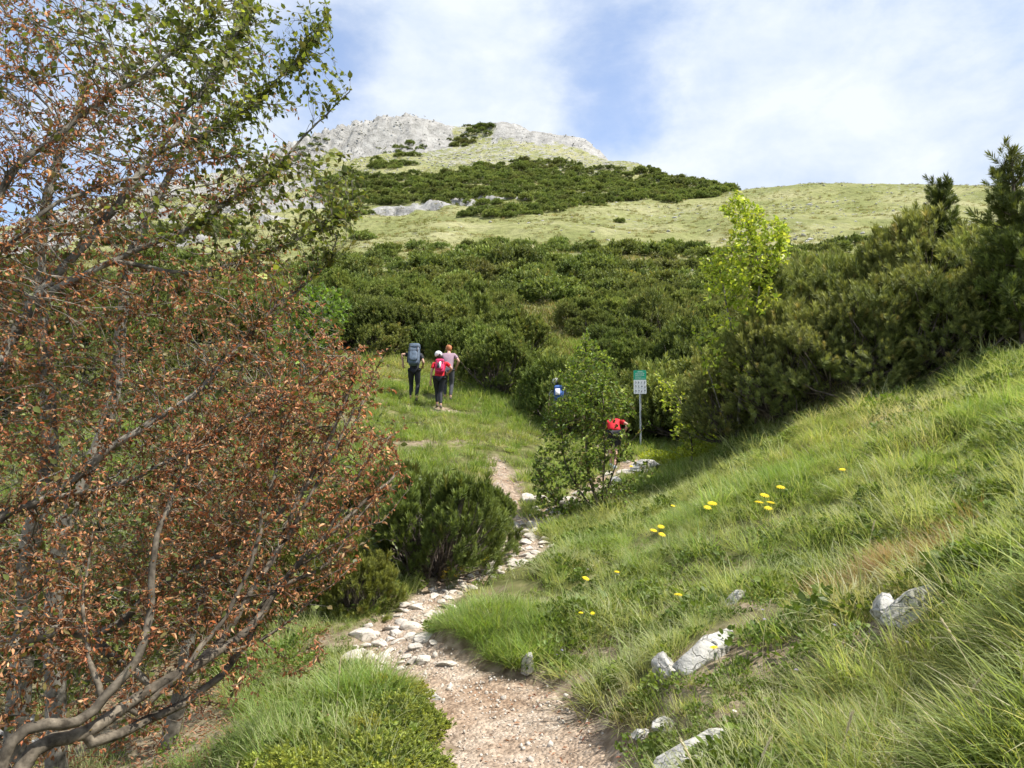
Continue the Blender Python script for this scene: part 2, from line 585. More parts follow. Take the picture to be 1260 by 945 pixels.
def rock_mat(name, c1=(0.50, 0.48, 0.44), c2=(0.30, 0.29, 0.27), scale=6.0, bump=0.6, dist=0.02):
    m, g = new_mat(name)
    o = g.n('ShaderNodeOutputMaterial')
    geo = g.n('ShaderNodeNewGeometry')
    nz = g.n('ShaderNodeTexNoise', i_Scale=scale, i_Detail=9.0, i_Roughness=0.65)
    g.l(geo, 'Position', nz, 'Vector')
    c = g.ramp(nz, 0, [(0.30, c2), (0.55, c1), (0.8, tuple(min(1, v * 1.2) for v in c1))])
    vo = g.n('ShaderNodeTexVoronoi', feature='DISTANCE_TO_EDGE', i_Scale=scale * 1.1)
    wv = g.n('ShaderNodeTexNoise', i_Scale=scale * 0.8, i_Detail=3.0)
    g.l(geo, 'Position', wv, 'Vector')
    av = g.n('ShaderNodeVectorMath', operation='ADD')
    g.l(geo, 'Position', av, 0)
    sc = g.n('ShaderNodeVectorMath', operation='SCALE')
    sc.inputs['Scale'].default_value = 0.9 / scale * 1.5
    g.l(wv, 'Color', sc, 0)
    g.l(sc, 0, av, 1)
    mpp = g.n('ShaderNodeMapping')
    mpp.inputs['Scale'].default_value = (1, 1, 2.2)
    mpp.inputs['Rotation'].default_value = (0.3, 0.5, 0)
    g.l(av, 0, mpp, 0)
    g.l(mpp, 0, vo, 'Vector')
    cr = g.ramp(vo, 'Distance', [(0.0, 0.55), (0.035, 1.0)])
    cc = g.mix(1.0, (c, 0), (cr, 0), 'MULTIPLY')
    # lichen specks
    l1 = g.n('ShaderNodeTexNoise', i_Scale=scale * 5, i_Detail=4.0)
    g.l(geo, 'Position', l1, 'Vector')
    lf = g.ramp(l1, 0, [(0.60, 0.0), (0.66, 0.7)])
    cc = g.mix((lf, 0), cc, (0.16, 0.16, 0.14))
    p = g.n('ShaderNodeBsdfPrincipled', i_Roughness=0.9)
    p.inputs['Specular IOR Level'].default_value = 0.15
    g.l(cc[0], 2, p, 'Base Color')
    ad = g.math('ADD', g.math('MULTIPLY', (nz, 0), 1.2), g.math('MULTIPLY', (cr, 0), 0.5))
    b = g.n('ShaderNodeBump', i_Strength=bump, i_Distance=dist)
    g.l(ad[0], 0, b, 'Height')
    g.l(b, 0, p, 'Normal')
    g.l(p, 0, o, 0)
    return m


def plain_mat(name, c, rough=0.6, metal=0.0, var=0.0, scale=20.0, bump=0.0):
    m, g = new_mat(name)
    o = g.n('ShaderNodeOutputMaterial')
    p = g.n('ShaderNodeBsdfPrincipled', i_Roughness=rough, i_Metallic=metal)
    p.inputs['Specular IOR Level'].default_value = 0.3
    tcn = g.n('ShaderNodeTexCoord')
    nz = g.n('ShaderNodeTexNoise', i_Scale=scale, i_Detail=5.0)
    g.l(tcn, 'Object', nz, 'Vector')
    r_ = g.ramp(nz, 0, [(0.3, 1 - var), (0.7, 1 + var)])
    c_ = g.mix(1.0, c, (r_, 0), 'MULTIPLY')
    g.l(c_[0], 2, p, 'Base Color')
    if bump:
        b = g.n('ShaderNodeBump', i_Strength=0.5, i_Distance=bump)
        g.l(nz, 0, b, 'Height')
        g.l(b, 0, p, 'Normal')
    g.l(p, 0, o, 0)
    return m


def bark_mat(name, c1, c2, scale=14.0):
    m, g = new_mat(name)
    o = g.n('ShaderNodeOutputMaterial')
    geo = g.n('ShaderNodeNewGeometry')
    nz = g.n('ShaderNodeTexNoise', i_Scale=scale, i_Detail=7.0, i_Roughness=0.6)
    g.l(geo, 'Position', nz, 'Vector')
    n2_ = g.n('ShaderNodeTexNoise', i_Scale=scale * 0.25, i_Detail=4.0)
    g.l(geo, 'Position', n2_, 'Vector')
    c = g.ramp(nz, 0, [(0.32, c2), (0.62, c1)])
    l = g.ramp(n2_, 0, [(0.40, 0.55), (0.62, 1.25)])
    cc = g.mix(1.0, (c, 0), (l, 0), 'MULTIPLY')
    p = g.n('ShaderNodeBsdfPrincipled', i_Roughness=0.85)
    p.inputs['Specular IOR Level'].default_value = 0.2
    g.l(cc[0], 2, p, 'Base Color')
    b = g.n('ShaderNodeBump', i_Strength=0.6, i_Distance=0.006)
    g.l(nz, 0, b, 'Height')
    g.l(b, 0, p, 'Normal')
    g.l(p, 0, o, 0)
    return m


def ground_mat():
    m, g = new_mat('hillside_ground')
    o = g.n('ShaderNodeOutputMaterial')
    geo = g.n('ShaderNodeNewGeometry')
    at = g.n('ShaderNodeAttribute', attribute_name='tone')
    sep = g.n('ShaderNodeSeparateColor')
    g.l(at, 'Color', sep, 0)            # R rock, G far meadow, B bare soil

    def noise(scale, detail=5.0, rough=0.55):
        n_ = g.n('ShaderNodeTexNoise', i_Scale=scale, i_Detail=detail, i_Roughness=rough)
        g.l(geo, 'Position', n_, 'Vector')
        return n_
    # near: thatch and soil under the blades
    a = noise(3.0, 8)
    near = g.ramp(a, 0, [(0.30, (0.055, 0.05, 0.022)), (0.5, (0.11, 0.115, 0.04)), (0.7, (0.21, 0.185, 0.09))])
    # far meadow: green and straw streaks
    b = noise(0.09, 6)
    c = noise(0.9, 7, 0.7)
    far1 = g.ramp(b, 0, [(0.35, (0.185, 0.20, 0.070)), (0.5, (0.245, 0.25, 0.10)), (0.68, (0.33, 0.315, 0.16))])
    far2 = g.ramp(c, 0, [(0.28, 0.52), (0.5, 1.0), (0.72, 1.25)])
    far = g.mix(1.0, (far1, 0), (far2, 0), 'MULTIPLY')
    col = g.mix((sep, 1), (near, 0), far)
    # bare soil
    d = noise(14, 8)
    soil = g.ramp(d, 0, [(0.3, (0.12, 0.085, 0.055)), (0.55, (0.27, 0.21, 0.15)), (0.75, (0.40, 0.33, 0.25))])
    col = g.mix((sep, 2), col, (soil, 0))
    # stones showing in the turf, and bare limestone
    e = noise(0.75, 9, 0.75)
    e2 = noise(0.05, 4)
    st = g.math('MULTIPLY', (g.ramp(e, 0, [(0.56, 0.0), (0.62, 1.0)]), 0), (g.ramp(e2, 0, [(0.45, 0.0), (0.6, 1.0)]), 0))
    st = g.math('MULTIPLY', st, (sep, 1))
    fr = noise(0.35, 10, 0.7)
    rockc = g.ramp(fr, 0, [(0.30, (0.17, 0.165, 0.15)), (0.46, (0.29, 0.28, 0.26)), (0.62, (0.39, 0.38, 0.355))])
    mr = g.n('ShaderNodeTexNoise', i_Scale=0.5, i_Detail=9.0, i_Roughness=0.7)
    g.l(geo, 'Position', mr, 'Vector')
    edge = g.math('SUBTRACT', g.math('MULTIPLY', (sep, 0), 1.9), g.math('MULTIPLY', (mr, 0), 1.1))
    rk = g.ramp(edge[0], 0, [(0.12, 0.0), (0.26, 1.0)])
    fac = g.math('MAXIMUM', (rk, 0), st)
    col = g.mix(fac, col, (rockc, 0))
    p = g.n('ShaderNodeBsdfPrincipled', i_Roughness=0.95)
    p.inputs['Specular IOR Level'].default_value = 0.1
    g.l(col[0], 2, p, 'Base Color')
    # relief: strong at distance, fine near
    hb = g.math('ADD', g.math('MULTIPLY', (c, 0), 1.0), g.math('MULTIPLY', (fr, 0), 1.5))
    bp = g.n('ShaderNodeBump', i_Strength=0.9, i_Distance=0.5)
    g.l(hb[0], 0, bp, 'Height')
    bn = g.n('ShaderNodeBump', i_Strength=0.7, i_Distance=0.015)
    g.l(d, 0, bn, 'Height')
    vm = g.n('ShaderNodeMix')
    vm.data_type = 'VECTOR'
    g.nt.links.new(sep.outputs[1], vm.inputs[0])
    g.nt.links.new(bn.outputs[0], vm.inputs[4])
    g.nt.links.new(bp.outputs[0], vm.inputs[5])
    g.nt.links.new(vm.outputs[1], p.inputs['Normal'])
    g.l(p, 0, o, 0)
    return m


def trail_mat():
    m, g = new_mat('trail_gravel')
    o = g.n('ShaderNodeOutputMaterial')
    geo = g.n('ShaderNodeNewGeometry')
    a = g.n('ShaderNodeTexNoise', i_Scale=9.0, i_Detail=10.0, i_Roughness=0.65)
    b = g.n('ShaderNodeTexNoise', i_Scale=1.6, i_Detail=4.0)
    v = g.n('ShaderNodeTexVoronoi', i_Scale=42.0)
    for n_ in (a, b, v):
        g.l(geo, 'Position', n_, 'Vector')
    c = g.ramp(a, 0, [(0.28, (0.17, 0.125, 0.09)), (0.48, (0.37, 0.295, 0.225)), (0.7, (0.50, 0.43, 0.35))])
    c2 = g.ramp(b, 0, [(0.35, (0.80, 0.70, 0.62)), (0.62, (1.06, 1.05, 1.04))])
    c3 = g.mix(1.0, (c, 0), (c2, 0), 'MULTIPLY')
    vr = g.ramp(v, 'Color', [(0.15, 0.72), (0.8, 1.18)])
    c4 = g.mix(1.0, c3, (vr, 0), 'MULTIPLY')
    p = g.n('ShaderNodeBsdfPrincipled', i_Roughness=0.95)
    p.inputs['Specular IOR Level'].default_value = 0.1
    g.l(c4[0], 2, p, 'Base Color')
    h = g.math('SUBTRACT', g.math('MULTIPLY', (a, 0), 2.0), (v, 'Distance'))
    bp = g.n('ShaderNodeBump', i_Strength=0.9, i_Distance=0.02)
    g.l(h[0], 0, bp, 'Height')
    g.l(bp, 0, p, 'Normal')
    g.l(p, 0, o, 0)
    return m


M_ground = ground_mat()
M_trail = trail_mat()
M_rock = rock_mat('limestone', (0.50, 0.48, 0.435), (0.27, 0.26, 0.23), 7.0, 0.9, 0.03)
M_stone = rock_mat('pale_path_stone', (0.55, 0.50, 0.43), (0.38, 0.33, 0.27), 10.0, 0.5, 0.01)

# ------------------------------------------------------------------ the hillside
azs = np.concatenate([np.arange(-180, -46, 4.0), np.arange(-46, -38, 0.5), np.arange(-38, 38, 0.135), np.arange(38, 46, 0.5), np.arange(46, 180, 4.0)])
rs = np.concatenate([[0.0], np.exp(np.arange(math.log(0.5), math.log(330), 0.0085)), np.exp(np.arange(math.log(335), math.log(4800), 0.09))])
A, RRg = np.meshgrid(np.radians(azs), rs, indexing='ij')
X = np.sin(A) * RRg; Y = np.cos(A) * RRg
Z = ground_h(X, Y)
na, nr = X.shape
V = np.stack([X.ravel(), Y.ravel(), Z.ravel()], 1)
ii = np.arange(na); jj = np.arange(nr - 1)
I, J = np.meshgrid(ii, jj, indexing='ij')
I2 = (I + 1) % na
Fq = np.stack([I * nr + J, I * nr + J + 1, I2 * nr + J + 1, I2 * nr + J], -1).reshape(-1, 4)
td_g = trail_dist(X, Y).ravel()
rock = rock_mask(X, Y).ravel()
rr_ = RRg.ravel()
soilm = (1 - sstep(0.0, 0.22, td_g + fbm(X, Y, 3, 3).ravel() * 0.2)) * (rr_ < 20)
pxg_ = np.degrees(A).ravel()
BARE = [(gxy(a_, base_r(a_, b_)), w_) for a_, b_, w_ in ((745, 805, .34), (700, 850, .22), (835, 750, .26), (1085, 765, .24), (905, 748, .22), (830, 850, .2), (960, 800, .25), (1180, 660, .3))]
pat = np.maximum.reduce([sstep(0.22, 0.42, fbm(X * 0.8, Y * 0.8, 4, 77).ravel()) * sstep(2, 4, rr_) * (1 - sstep(18, 30, rr_)) * 0.8,
                 0.9 * sum(np.exp(-((X.ravel() - q_[0]) ** 2 + (Y.ravel() - q_[1]) ** 2) / w_ ** 2) for q_, w_ in BARE),
                 (1 - sstep(-20, -16, pxg_)) * (1 - sstep(8, 11, rr_)) * (pxg_ > -100) * 0.75])
rock = np.maximum(rock, sstep(188, 215, rr_ + fbm(X * .05, Y * .05, 3, 8).ravel() * 20) * (1 - sstep(300, 340, rr_)) * sstep(-12, -6, pxg_) * (1 - sstep(9, 12, pxg_)) * 0.37)
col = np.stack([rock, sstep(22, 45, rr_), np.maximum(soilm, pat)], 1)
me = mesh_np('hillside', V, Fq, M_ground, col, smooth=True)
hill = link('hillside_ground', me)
tag(hill, kind='structure')

# trails as strips just above the ground
def trail_strip(T, name):
    T = np.asarray(T)
    # resample evenly
    seg = np.hypot(np.diff(T[:, 0]), np.diff(T[:, 1]))
    s = np.concatenate([[0], np.cumsum(seg)])
    q = np.arange(0, s[-1], 0.035)
    P = np.stack([np.interp(q, s, T[:, i]) for i in range(3)], 1)
    dxy = np.gradient(P[:, :2], axis=0)
    dxy /= np.linalg.norm(dxy, axis=1, keepdims=True)
    nrm = np.stack([dxy[:, 1], -dxy[:, 0]], 1)
    nc = 25
    u = np.linspace(-1, 1, nc)
    wob = 0.10 * vnoise(q * 2.3, q * 0, 4) + 0.06 * vnoise(q * 7, q * 0, 8)
    wob2 = 0.10 * vnoise(q * 2.1, q * 0 + 9, 5) + 0.06 * vnoise(q * 7, q * 0, 12)
    hw = P[:, 2:3] + np.where(u[None] > 0, wob[:, None], wob2[:, None])
    x = P[:, 0:1] + nrm[:, 0:1] * u[None] * hw
    y = P[:, 1:2] + nrm[:, 1:2] * u[None] * hw
    z = Garr(x, y) + 0.022 * (1 - np.abs(u[None]) ** 6) - 0.012 * np.abs(u[None]) ** 6 + fbm(x * 16, y * 16, 3, 99) * 0.016
    n, m_ = x.shape
    V = np.stack([x.ravel(), y.ravel(), z.ravel()], 1)
    I, J = np.meshgrid(np.arange(n - 1), np.arange(m_ - 1), indexing='ij')
    f = np.stack([I * m_ + J, I * m_ + J + 1, (I + 1) * m_ + J + 1, (I + 1) * m_ + J], -1).reshape(-1, 4)[:, ::-1]
    o = link(name, mesh_np(name, V, f, M_trail, smooth=True))
    tag(o, kind='structure')
    return o


trail_strip(trails[0], 'path')
trail_strip(trails[1], 'path')
trail_strip(trails[2], 'path')


# ------------------------------------------------------------------ scattering of uncountable stuff (instances on points)
def scatter(name, label, cat, P, ROT, SC, IDX, variants):
    """one stuff object: P (n,3), ROT (n,3) euler, SC (n,), IDX (n,) into the list of variant meshes"""
    coll = bpy.data.collections.new(name + '_kinds')
    for i, vm in enumerate(variants):
        ob = bpy.data.objects.new('%s_%02d' % (name, i), vm)
        coll.objects.link(ob)
    me = bpy.data.meshes.new(name)
    n = len(P)
    me.vertices.add(n)
    me.vertices.foreach_set('co', np.asarray(P, np.float32).ravel())
    for nm, ty, arr in (('rot', 'FLOAT_VECTOR', ROT), ('sca', 'FLOAT', SC), ('idx', 'INT', IDX)):
        at = me.attributes.new(nm, ty, 'POINT')
        if ty == 'FLOAT_VECTOR':
            at.data.foreach_set('vector', np.asarray(arr, np.float32).ravel())
        elif ty == 'FLOAT':
            at.data.foreach_set('value', np.asarray(arr, np.float32))
        else:
            at.data.foreach_set('value', np.asarray(arr, np.int32))
    o = link(name, me)
    ng = bpy.data.node_groups.new(name + '_scatter', 'GeometryNodeTree')
    ng.interface.new_socket('Geometry', in_out='INPUT', socket_type='NodeSocketGeometry')
    ng.interface.new_socket('Geometry', in_out='OUTPUT', socket_type='NodeSocketGeometry')
    nd = ng.nodes
    gi = nd.new('NodeGroupInput'); go = nd.new('NodeGroupOutput')
    iop = nd.new('GeometryNodeInstanceOnPoints')
    ci = nd.new('GeometryNodeCollectionInfo')
    ci.inputs[0].default_value = coll
    ci.inputs['Separate Children'].default_value = True
    ci.inputs['Reset Children'].default_value = True
    iop.inputs['Pick Instance'].default_value = True

    def attr(nm, ty):
        a = nd.new('GeometryNodeInputNamedAttribute')
        a.data_type = ty
        a.inputs[0].default_value = nm
        return a.outputs['Attribute']
    L = ng.links.new
    L(gi.outputs[0], iop.inputs['Points'])
    L(ci.outputs[0], iop.inputs['Instance'])
    L(attr('idx', 'INT'), iop.inputs['Instance Index'])
    L(attr('rot', 'FLOAT_VECTOR'), iop.inputs['Rotation'])
    L(attr('sca', 'FLOAT'), iop.inputs['Scale'])
    L(iop.outputs[0], go.inputs[0])
    md = o.modifiers.new('scatter', 'NODES')
    md.node_group = ng
    tag(o, label, cat, kind='stuff')
    return o


# ---- grass clumps
def grass_clump(seed, n, rad, lmin, lmax, wid, segs=4, droop=0.9, spread=0.5, straw=0.2, lean=(0, 0), tone=1.0, heads=0):
    g = np.random.default_rng(seed)
    L = g.uniform(lmin, lmax, n)
    a = g.uniform(0, 2 * np.pi, n)
    rr = rad * np.sqrt(g.uniform(0, 1, n))
    bx = rr * np.cos(a); by = rr * np.sin(a)
    a2 = a + g.normal(0, 0.7, n)
    tilt = np.clip(np.abs(g.normal(spread * 0.5, spread * 0.6, n)) + rr / max(rad, 1e-3) * spread * 0.5, 0, 1.3)
    curl = g.uniform(0.2, 1.0, n) * droop
    t = np.linspace(0, 1, segs + 1)
    ang = tilt[:, None] + curl[:, None] * t[None] ** 1.3
    ds = (L / segs)[:, None]
    h = np.concatenate([np.zeros((n, 1)), np.cumsum(np.sin(ang[:, :-1]) * ds, 1)], 1)
    z = np.concatenate([np.zeros((n, 1)), np.cumsum(np.cos(ang[:, :-1]) * ds, 1)], 1)
    cx = bx[:, None] + h * np.cos(a2)[:, None] + lean[0] * (t[None] ** 1.5) * L[:, None]
    cy = by[:, None] + h * np.sin(a2)[:, None] + lean[1] * (t[None] ** 1.5) * L[:, None]
    z = z - 0.02
    wa = a2 + np.pi / 2 + g.normal(0, 0.5, n)
    w_ = (wid * g.uniform(0.6, 1.3, n))[:, None] * (1 - t[None] ** 2.2 * 0.93) * 0.5
    V0 = np.stack([cx + np.cos(wa)[:, None] * w_, cy + np.sin(wa)[:, None] * w_, z], -1)
    V1 = np.stack([cx - np.cos(wa)[:, None] * w_, cy - np.sin(wa)[:, None] * w_, z], -1)
    V = np.stack([V0, V1], 2).reshape(-1, 3)     # n, segs+1, 2
    base = (np.arange(n) * (segs + 1) * 2)[:, None]
    j = np.arange(segs)[None] * 2
    f = np.stack([base + j, base + j + 1, base + j + 3, base + j + 2], -1).reshape(-1, 4)
    c_g = np.array([1.0, 1.0, 1.0])
    isst = g.uniform(0, 1, n) < straw
    cb = np.where(isst[:, None], np.array([[1.85, 1.40, 2.7]]), c_g[None] * g.uniform(0.75, 1.25, (n, 1))) * tone
    cb = np.where((g.uniform(0, 1, n) < 0.12)[:, None] & ~isst[:, None], cb * np.array([[1.3, 1.1, 0.95]]), cb)
    root = np.array([1.3, 1.05, 1.2])
    mixr = (1 - np.clip(t * 3.5, 0, 1))[None, :, None]
    C = cb[:, None, :] * (1 - mixr * 0.5) + cb[:, None, :] * root * mixr * 0.5
    C = np.repeat(C[:, :, None, :], 2, 2).reshape(-1, 3)
    return mesh_np('grass_clump', V, f, M_grass, C)


M_grass = foliage_mat('grass_blade', (0.170, 0.265, 0.055), (0.235, 0.325, 0.085), trans=0.48, rough=0.5, obj_var=0.25, noise_scale=0.9, hue_alt=(0.33, 0.36, 0.14))
M_grass_far = foliage_mat('meadow_tuft', (0.15, 0.175, 0.055), (0.215, 0.225, 0.08), trans=0.3, rough=0.7, obj_var=0.3, noise_scale=0.08)

ROCKS_XY = []       # (x, y, radius) kept free of grass
PINES_XY = []


def free_mask(x, y, margin=0.0):
    ok = np.ones(len(x), bool)
    for (rx, ry, rad) in ROCKS_XY:
        ok &= np.hypot(x - rx, y - ry) > rad + margin
    return ok


# ------------------------------------------------------------------ rocks
def rock_mesh(seed, sub=4, ax=(1, 0.8, 0.5), cuts=15, rough=0.075, mat=None):
    import bmesh
    g = np.random.default_rng(seed)
    bm = bmesh.new()
    bmesh.ops.create_icosphere(bm, subdivisions=sub, radius=1.0)
    V = np.array([v.co[:] for v in bm.verts])
    Fc = np.array([[v.index for v in f.verts] for f in bm.faces])
    bm.free()
    for i in range(cuts):
        n = g.normal(size=3); n /= np.linalg.norm(n)
        d = g.uniform(0.42, 0.80)
        s = V @ n
        over = np.maximum(s - d, 0)
        V = V - over[:, None] * n * 0.97
    off = g.uniform(-50, 50, 3)
    nz = np.array([mnoise.fractal(Vector(v * 1.6 + off), 0.9, 2.1, 5) for v in V])
    nz2 = np.array([mnoise.fractal(Vector(v * np.array([4, 4, 9]) + off), 0.8, 2.2, 3) for v in V])
    V = V * (1 + rough * nz[:, None] + rough * 0.45 * nz2[:, None])
    V = V * np.array(ax)
    return mesh_np('rock', V, Fc, mat or M_rock, smooth=False)


def place_rock(px, py, size, label, seed, ax=(1, .8, .55), rot=(0, 0, 0), sink=0.35, cat='rock', sub=5, group=None, mat=None, excl=0.85):
    r = base_r(px, py)
    p = on_ground(px, r)
    o = link('rock', rock_mesh(seed, sub, ax, mat=mat))
    o.scale = (size, size, size)
    o.rotation_euler = rot
    o.location = (p.x, p.y, p.z + size * ax[2] * (1 - 2 * sink) * 0.9)
    tag(o, label, cat, group)
    ROCKS_XY.append((p.x, p.y, size * max(ax[0], ax[1]) * excl))
    return o


place_rock(848, 950, .20, 'grey rounded limestone rock at the lower edge of the photo beside the path', 11, (1.15, .8, .62), (0.15, -.25, .5), .30)
place_rock(868, 806, .25, 'flat pale limestone slab jutting from the grassy bank above the path', 12, (1.15, .6, .55), (.25, -.5, .5), .42)
place_rock(903, 742, .16, 'weathered rock end half buried behind the flat pale slab', 13, (1.1, .5, .6), (.2, -.3, .9), .35)
place_rock(815, 836, .15, 'sloping rock half hidden in grass below the pale slab', 14, (.6, .9, .8), (.1, .4, .2), .45)
place_rock(1118, 756, .18, 'white limestone block lying in the grass on the right bank', 15, (1.3, .6, .45), (.1, -.35, .45), .2)
place_rock(1080, 764, .16, 'narrow dark fissured rock leaning against the white block on the right bank', 16, (.45, .8, .65), (.5, .6, -.3), .25)
place_rock(650, 830, .12, 'small pale rock in the cut edge of the bank beside the path', 17, (.6, .7, .9), (0, .2, .1), .3)
place_rock(815, 905, .10, 'lichen covered stone under leaves left of the lower rock', 18, (1.2, .7, .6), (.1, .1, .8), .3)
place_rock(782, 915, .07, 'small white stone in the grass next to the lower path edge', 19, (1.2, .7, .6), (.1, .1, .2), .3)
place_rock(790, 584, .36, 'white boulder at the trail side below the hiking sign', 20, (1.2, .8, .6), (0, 0, .3), .3)
place_rock(757, 600, .25, 'small white boulder left of the one below the hiking sign', 21, (1.2, .8, .6), (0, 0, 1.3), .3)
place_rock(532, 862, .09, 'flat grey stone at the left edge of the path in front of the bend', 22, (1.4, .7, .4), (.1, .1, -.5), .2)
place_rock(40, 893, .22, 'white stone on the leaf litter under the beech branches', 23, (1.3, .8, .5), (.1, 0, .4), .3)
place_rock(82, 912, .16, 'second white stone on the leaf litter, right of the larger one', 24, (1.1, .8, .5), (.1, 0, 1.4), .3)
place_rock(8, 930, .14, 'white stone at the left photo edge under the beech branches', 25, (1.1, .8, .5), (.1, 0, 2.4), .3)
place_rock(688, 634, .20, 'white stone below the young beech bush beside the upper trail', 26, (1.4, .7, .5), (0, 0, .2), .3)
place_rock(596, 642, .12, 'small white stone in the grass left of the upper trail', 27, (1.4, .7, .5), (0, 0, .2), .3)

# paving stones of the trail bend: countable, copied from six shapes
stone_kinds = [rock_mesh(60 + i, 3, (1.15, .85, .45), 12, 0.07, M_stone) for i in range(6)]
g_ = np.random.default_rng(5)
T0 = trails[0]
n_st = 0
tries = 0
placed = []
while n_st < 120 and tries < 6000:
    tries += 1
    k_ = g_.integers(0, len(T0))
    c = T0[k_]
    r_c = math.hypot(c[0], c[1])
    if not (6.0 < r_c < 12.4):
        continue
    x = c[0] + g_.uniform(-1, 1) * (c[2] + .05); y = c[1] + g_.uniform(-1, 1) * (c[2] + .05)
    s = g_.uniform(0.035, 0.10) * (1.25 if r_c > 9 else 1)
    if g_.uniform() < 0.15: s *= 1.5
    if any(math.hypot(x - a, y - b) < (s + c_) * 0.62 for a, b, c_ in placed):
        continue
    placed.append((x, y, s))
    o = link('path_stone', stone_kinds[n_st % 6])
    o.location = (x, y, G(x, y) + 0.02 + s * 0.1)
    o.scale = (s, s, s * g_.uniform(.7, 1.1))
    o.rotation_euler = (g_.normal(0, .15), g_.normal(0, .15), g_.uniform(0, 6.28))
    tag(o, 'pale limestone paving stone in the rocky stretch of the trail behind the bend', 'stone', 'stones paving the trail behind the bend')
    n_st += 1
T1 = trails[1]
for i in range(26):
    c = T1[g_.integers(10, len(T1))]
    x = c[0] + g_.uniform(-1, 1) * (c[2] + .25); y = c[1] + g_.uniform(-1, 1) * (c[2] + .2)
    s = g_.uniform(0.08, 0.26)
    o = link('trail_stone', stone_kinds[i % 6])
    o.location = (x, y, G(x, y) + s * .12)
    o.scale = (s, s, s)
    o.rotation_euler = (g_.normal(0, .2), g_.normal(0, .2), g_.uniform(0, 6.28))
    tag(o, 'white stone on the right hand trail behind the young beech bush', 'stone', 'stones of the right hand trail')

# loose gravel and pebbles (stuff)
peb = [rock_mesh(80 + i, 1, (1, .8, .6), 4, 0.08, M_stone) for i in range(4)]
n = 3400
kk = g_.integers(0, len(T0), n)
x = T0[kk, 0] + g_.normal(0, 0.55, n) * T0[kk, 2] * 1.1
y = T0[kk, 1] + g_.normal(0, 0.4, n) * T0[kk, 2] * 1.1
keep = (trail_dist(x, y) < 0.10) & (y > 1.5)
x, y = x[keep], y[keep]
n = len(x)
sz = np.exp(g_.normal(math.log(0.0075), 0.55, n)).clip(.003, .035)
scatter('gravel', 'loose gravel and small pebbles strewn over the trail', 'gravel', np.stack([x, y, Garr(x, y) + 0.022 + sz * .2], 1),
        g_.uniform(0, 6.28, (n, 3)), sz, g_.integers(0, 4, n), peb)

# ------------------------------------------------------------------ mugo pines
M_needle = foliage_mat('pine_needles', (0.098, 0.142, 0.036), (0.138, 0.172, 0.048), trans=0.28, rough=0.75, obj_var=0.28, noise_scale=0.35, hue_alt=(0.125, 0.125, 0.046))
M_needle_b = foliage_mat('olive_pine_needles', (0.150, 0.190, 0.056), (0.205, 0.225, 0.076), trans=0.26, rough=0.7, obj_var=0.15, noise_scale=0.8)
M_needle_y = foliage_mat('yellow_green_pine_needles', (0.12, 0.155, 0.028), (0.155, 0.175, 0.038), trans=0.28, rough=0.7, obj_var=0.2, noise_scale=0.8)
M_pbark = bark_mat('pine_bark', (0.21, 0.17, 0.14), (0.08, 0.065, 0.055), 20)


def shoot_template(nn, seed, length=1.0, nl=0.42, wid=0.06, ang=0.75):
    """a bottlebrush shoot along +z, unit length; needles as slim triangles. returns V, F, relative height"""
    g = np.random.default_rng(seed)
    u = np.sqrt(np.linspace(0.02, 1.0, nn)) if nn > 8 else np.linspace(0.2, 1, nn)
    a = np.arange(nn) * 2.39996 + g.normal(0, .3, nn)
    th = ang * (1.25 - 0.75 * u) + g.normal(0, .12, nn)
    base = np.stack([np.zeros(nn), np.zeros(nn), u * 0.8 * length], 1)
    d = np.stack([np.sin(th) * np.cos(a), np.sin(th) * np.sin(a), np.cos(th)], 1)
    side = np.stack([-np.sin(a), np.cos(a), np.zeros(nn)], 1)
    l = nl * g.uniform(0.75, 1.1, nn)[:, None]
    w_ = wid * 0.5
    V = np.stack([base + side * w_, base - side * w_, base + d * l * 0.55 - side * w_ * 0.9 , base + d * l], 1)
    V[:, 2] = base + d * l * 0.5 + side * 0  # keep a kite: two triangles
    V = np.stack([base, base + d * l * 0.45 + side * w_, base + d * l, base + d * l * 0.45 - side * w_], 1)
    f = (np.arange(nn) * 4)[:, None] + np.arange(4)[None]
    hgt = np.repeat(u, 4)
    return V.reshape(-1, 3), f, hgt


SHOOTS = {0: [shoot_template(36, s, nl=0.52, wid=0.075, ang=0.95) for s in range(3)],
          1: [shoot_template(13, s, nl=0.50, wid=0.15, ang=0.9) for s in range(3)],
          2: [shoot_template(6, s, nl=0.62, wid=0.34, ang=0.9) for s in range(3)]}


def tubes(paths, sides=5):
    """paths: list of (pts (n,3), radii (n,)) -> V, F"""
    VV, FF = [], []
    off = 0
    for pts, rad in paths:
        pts = np.asarray(pts, float); n = len(pts)
        rad = np.asarray(rad, float)
        d = np.gradient(pts, axis=0) if n > 1 else np.array([[0, 0, 1.]])
        d /= np.maximum(np.linalg.norm(d, axis=1, keepdims=True), 1e-9)
        ref = np.array([0.31, 0.17, 0.93]) if abs(d[0] @ np.array([0.31, 0.17, 0.93])) < 0.9 else np.array([1.0, 0, 0])
        x = np.cross(ref, d); x /= np.maximum(np.linalg.norm(x, axis=1, keepdims=True), 1e-9)
        y = np.cross(d, x)
        s = sides if np.isscalar(sides) else sides(rad.max())
        a = np.arange(s) * 2 * np.pi / s
        ring = pts[:, None] + (x[:, None] * np.cos(a)[None, :, None] + y[:, None] * np.sin(a)[None, :, None]) * rad[:, None, None]
        VV.append(ring.reshape(-1, 3))
        i, j = np.meshgrid(np.arange(n - 1), np.arange(s), indexing='ij')
        j2 = (j + 1) % s
        FF.append(np.stack([i * s + j, i * s + j2, (i + 1) * s + j2, (i + 1) * s + j], -1).reshape(-1, 4) + off)
        off += n * s
    return np.concatenate(VV), np.concatenate(FF)


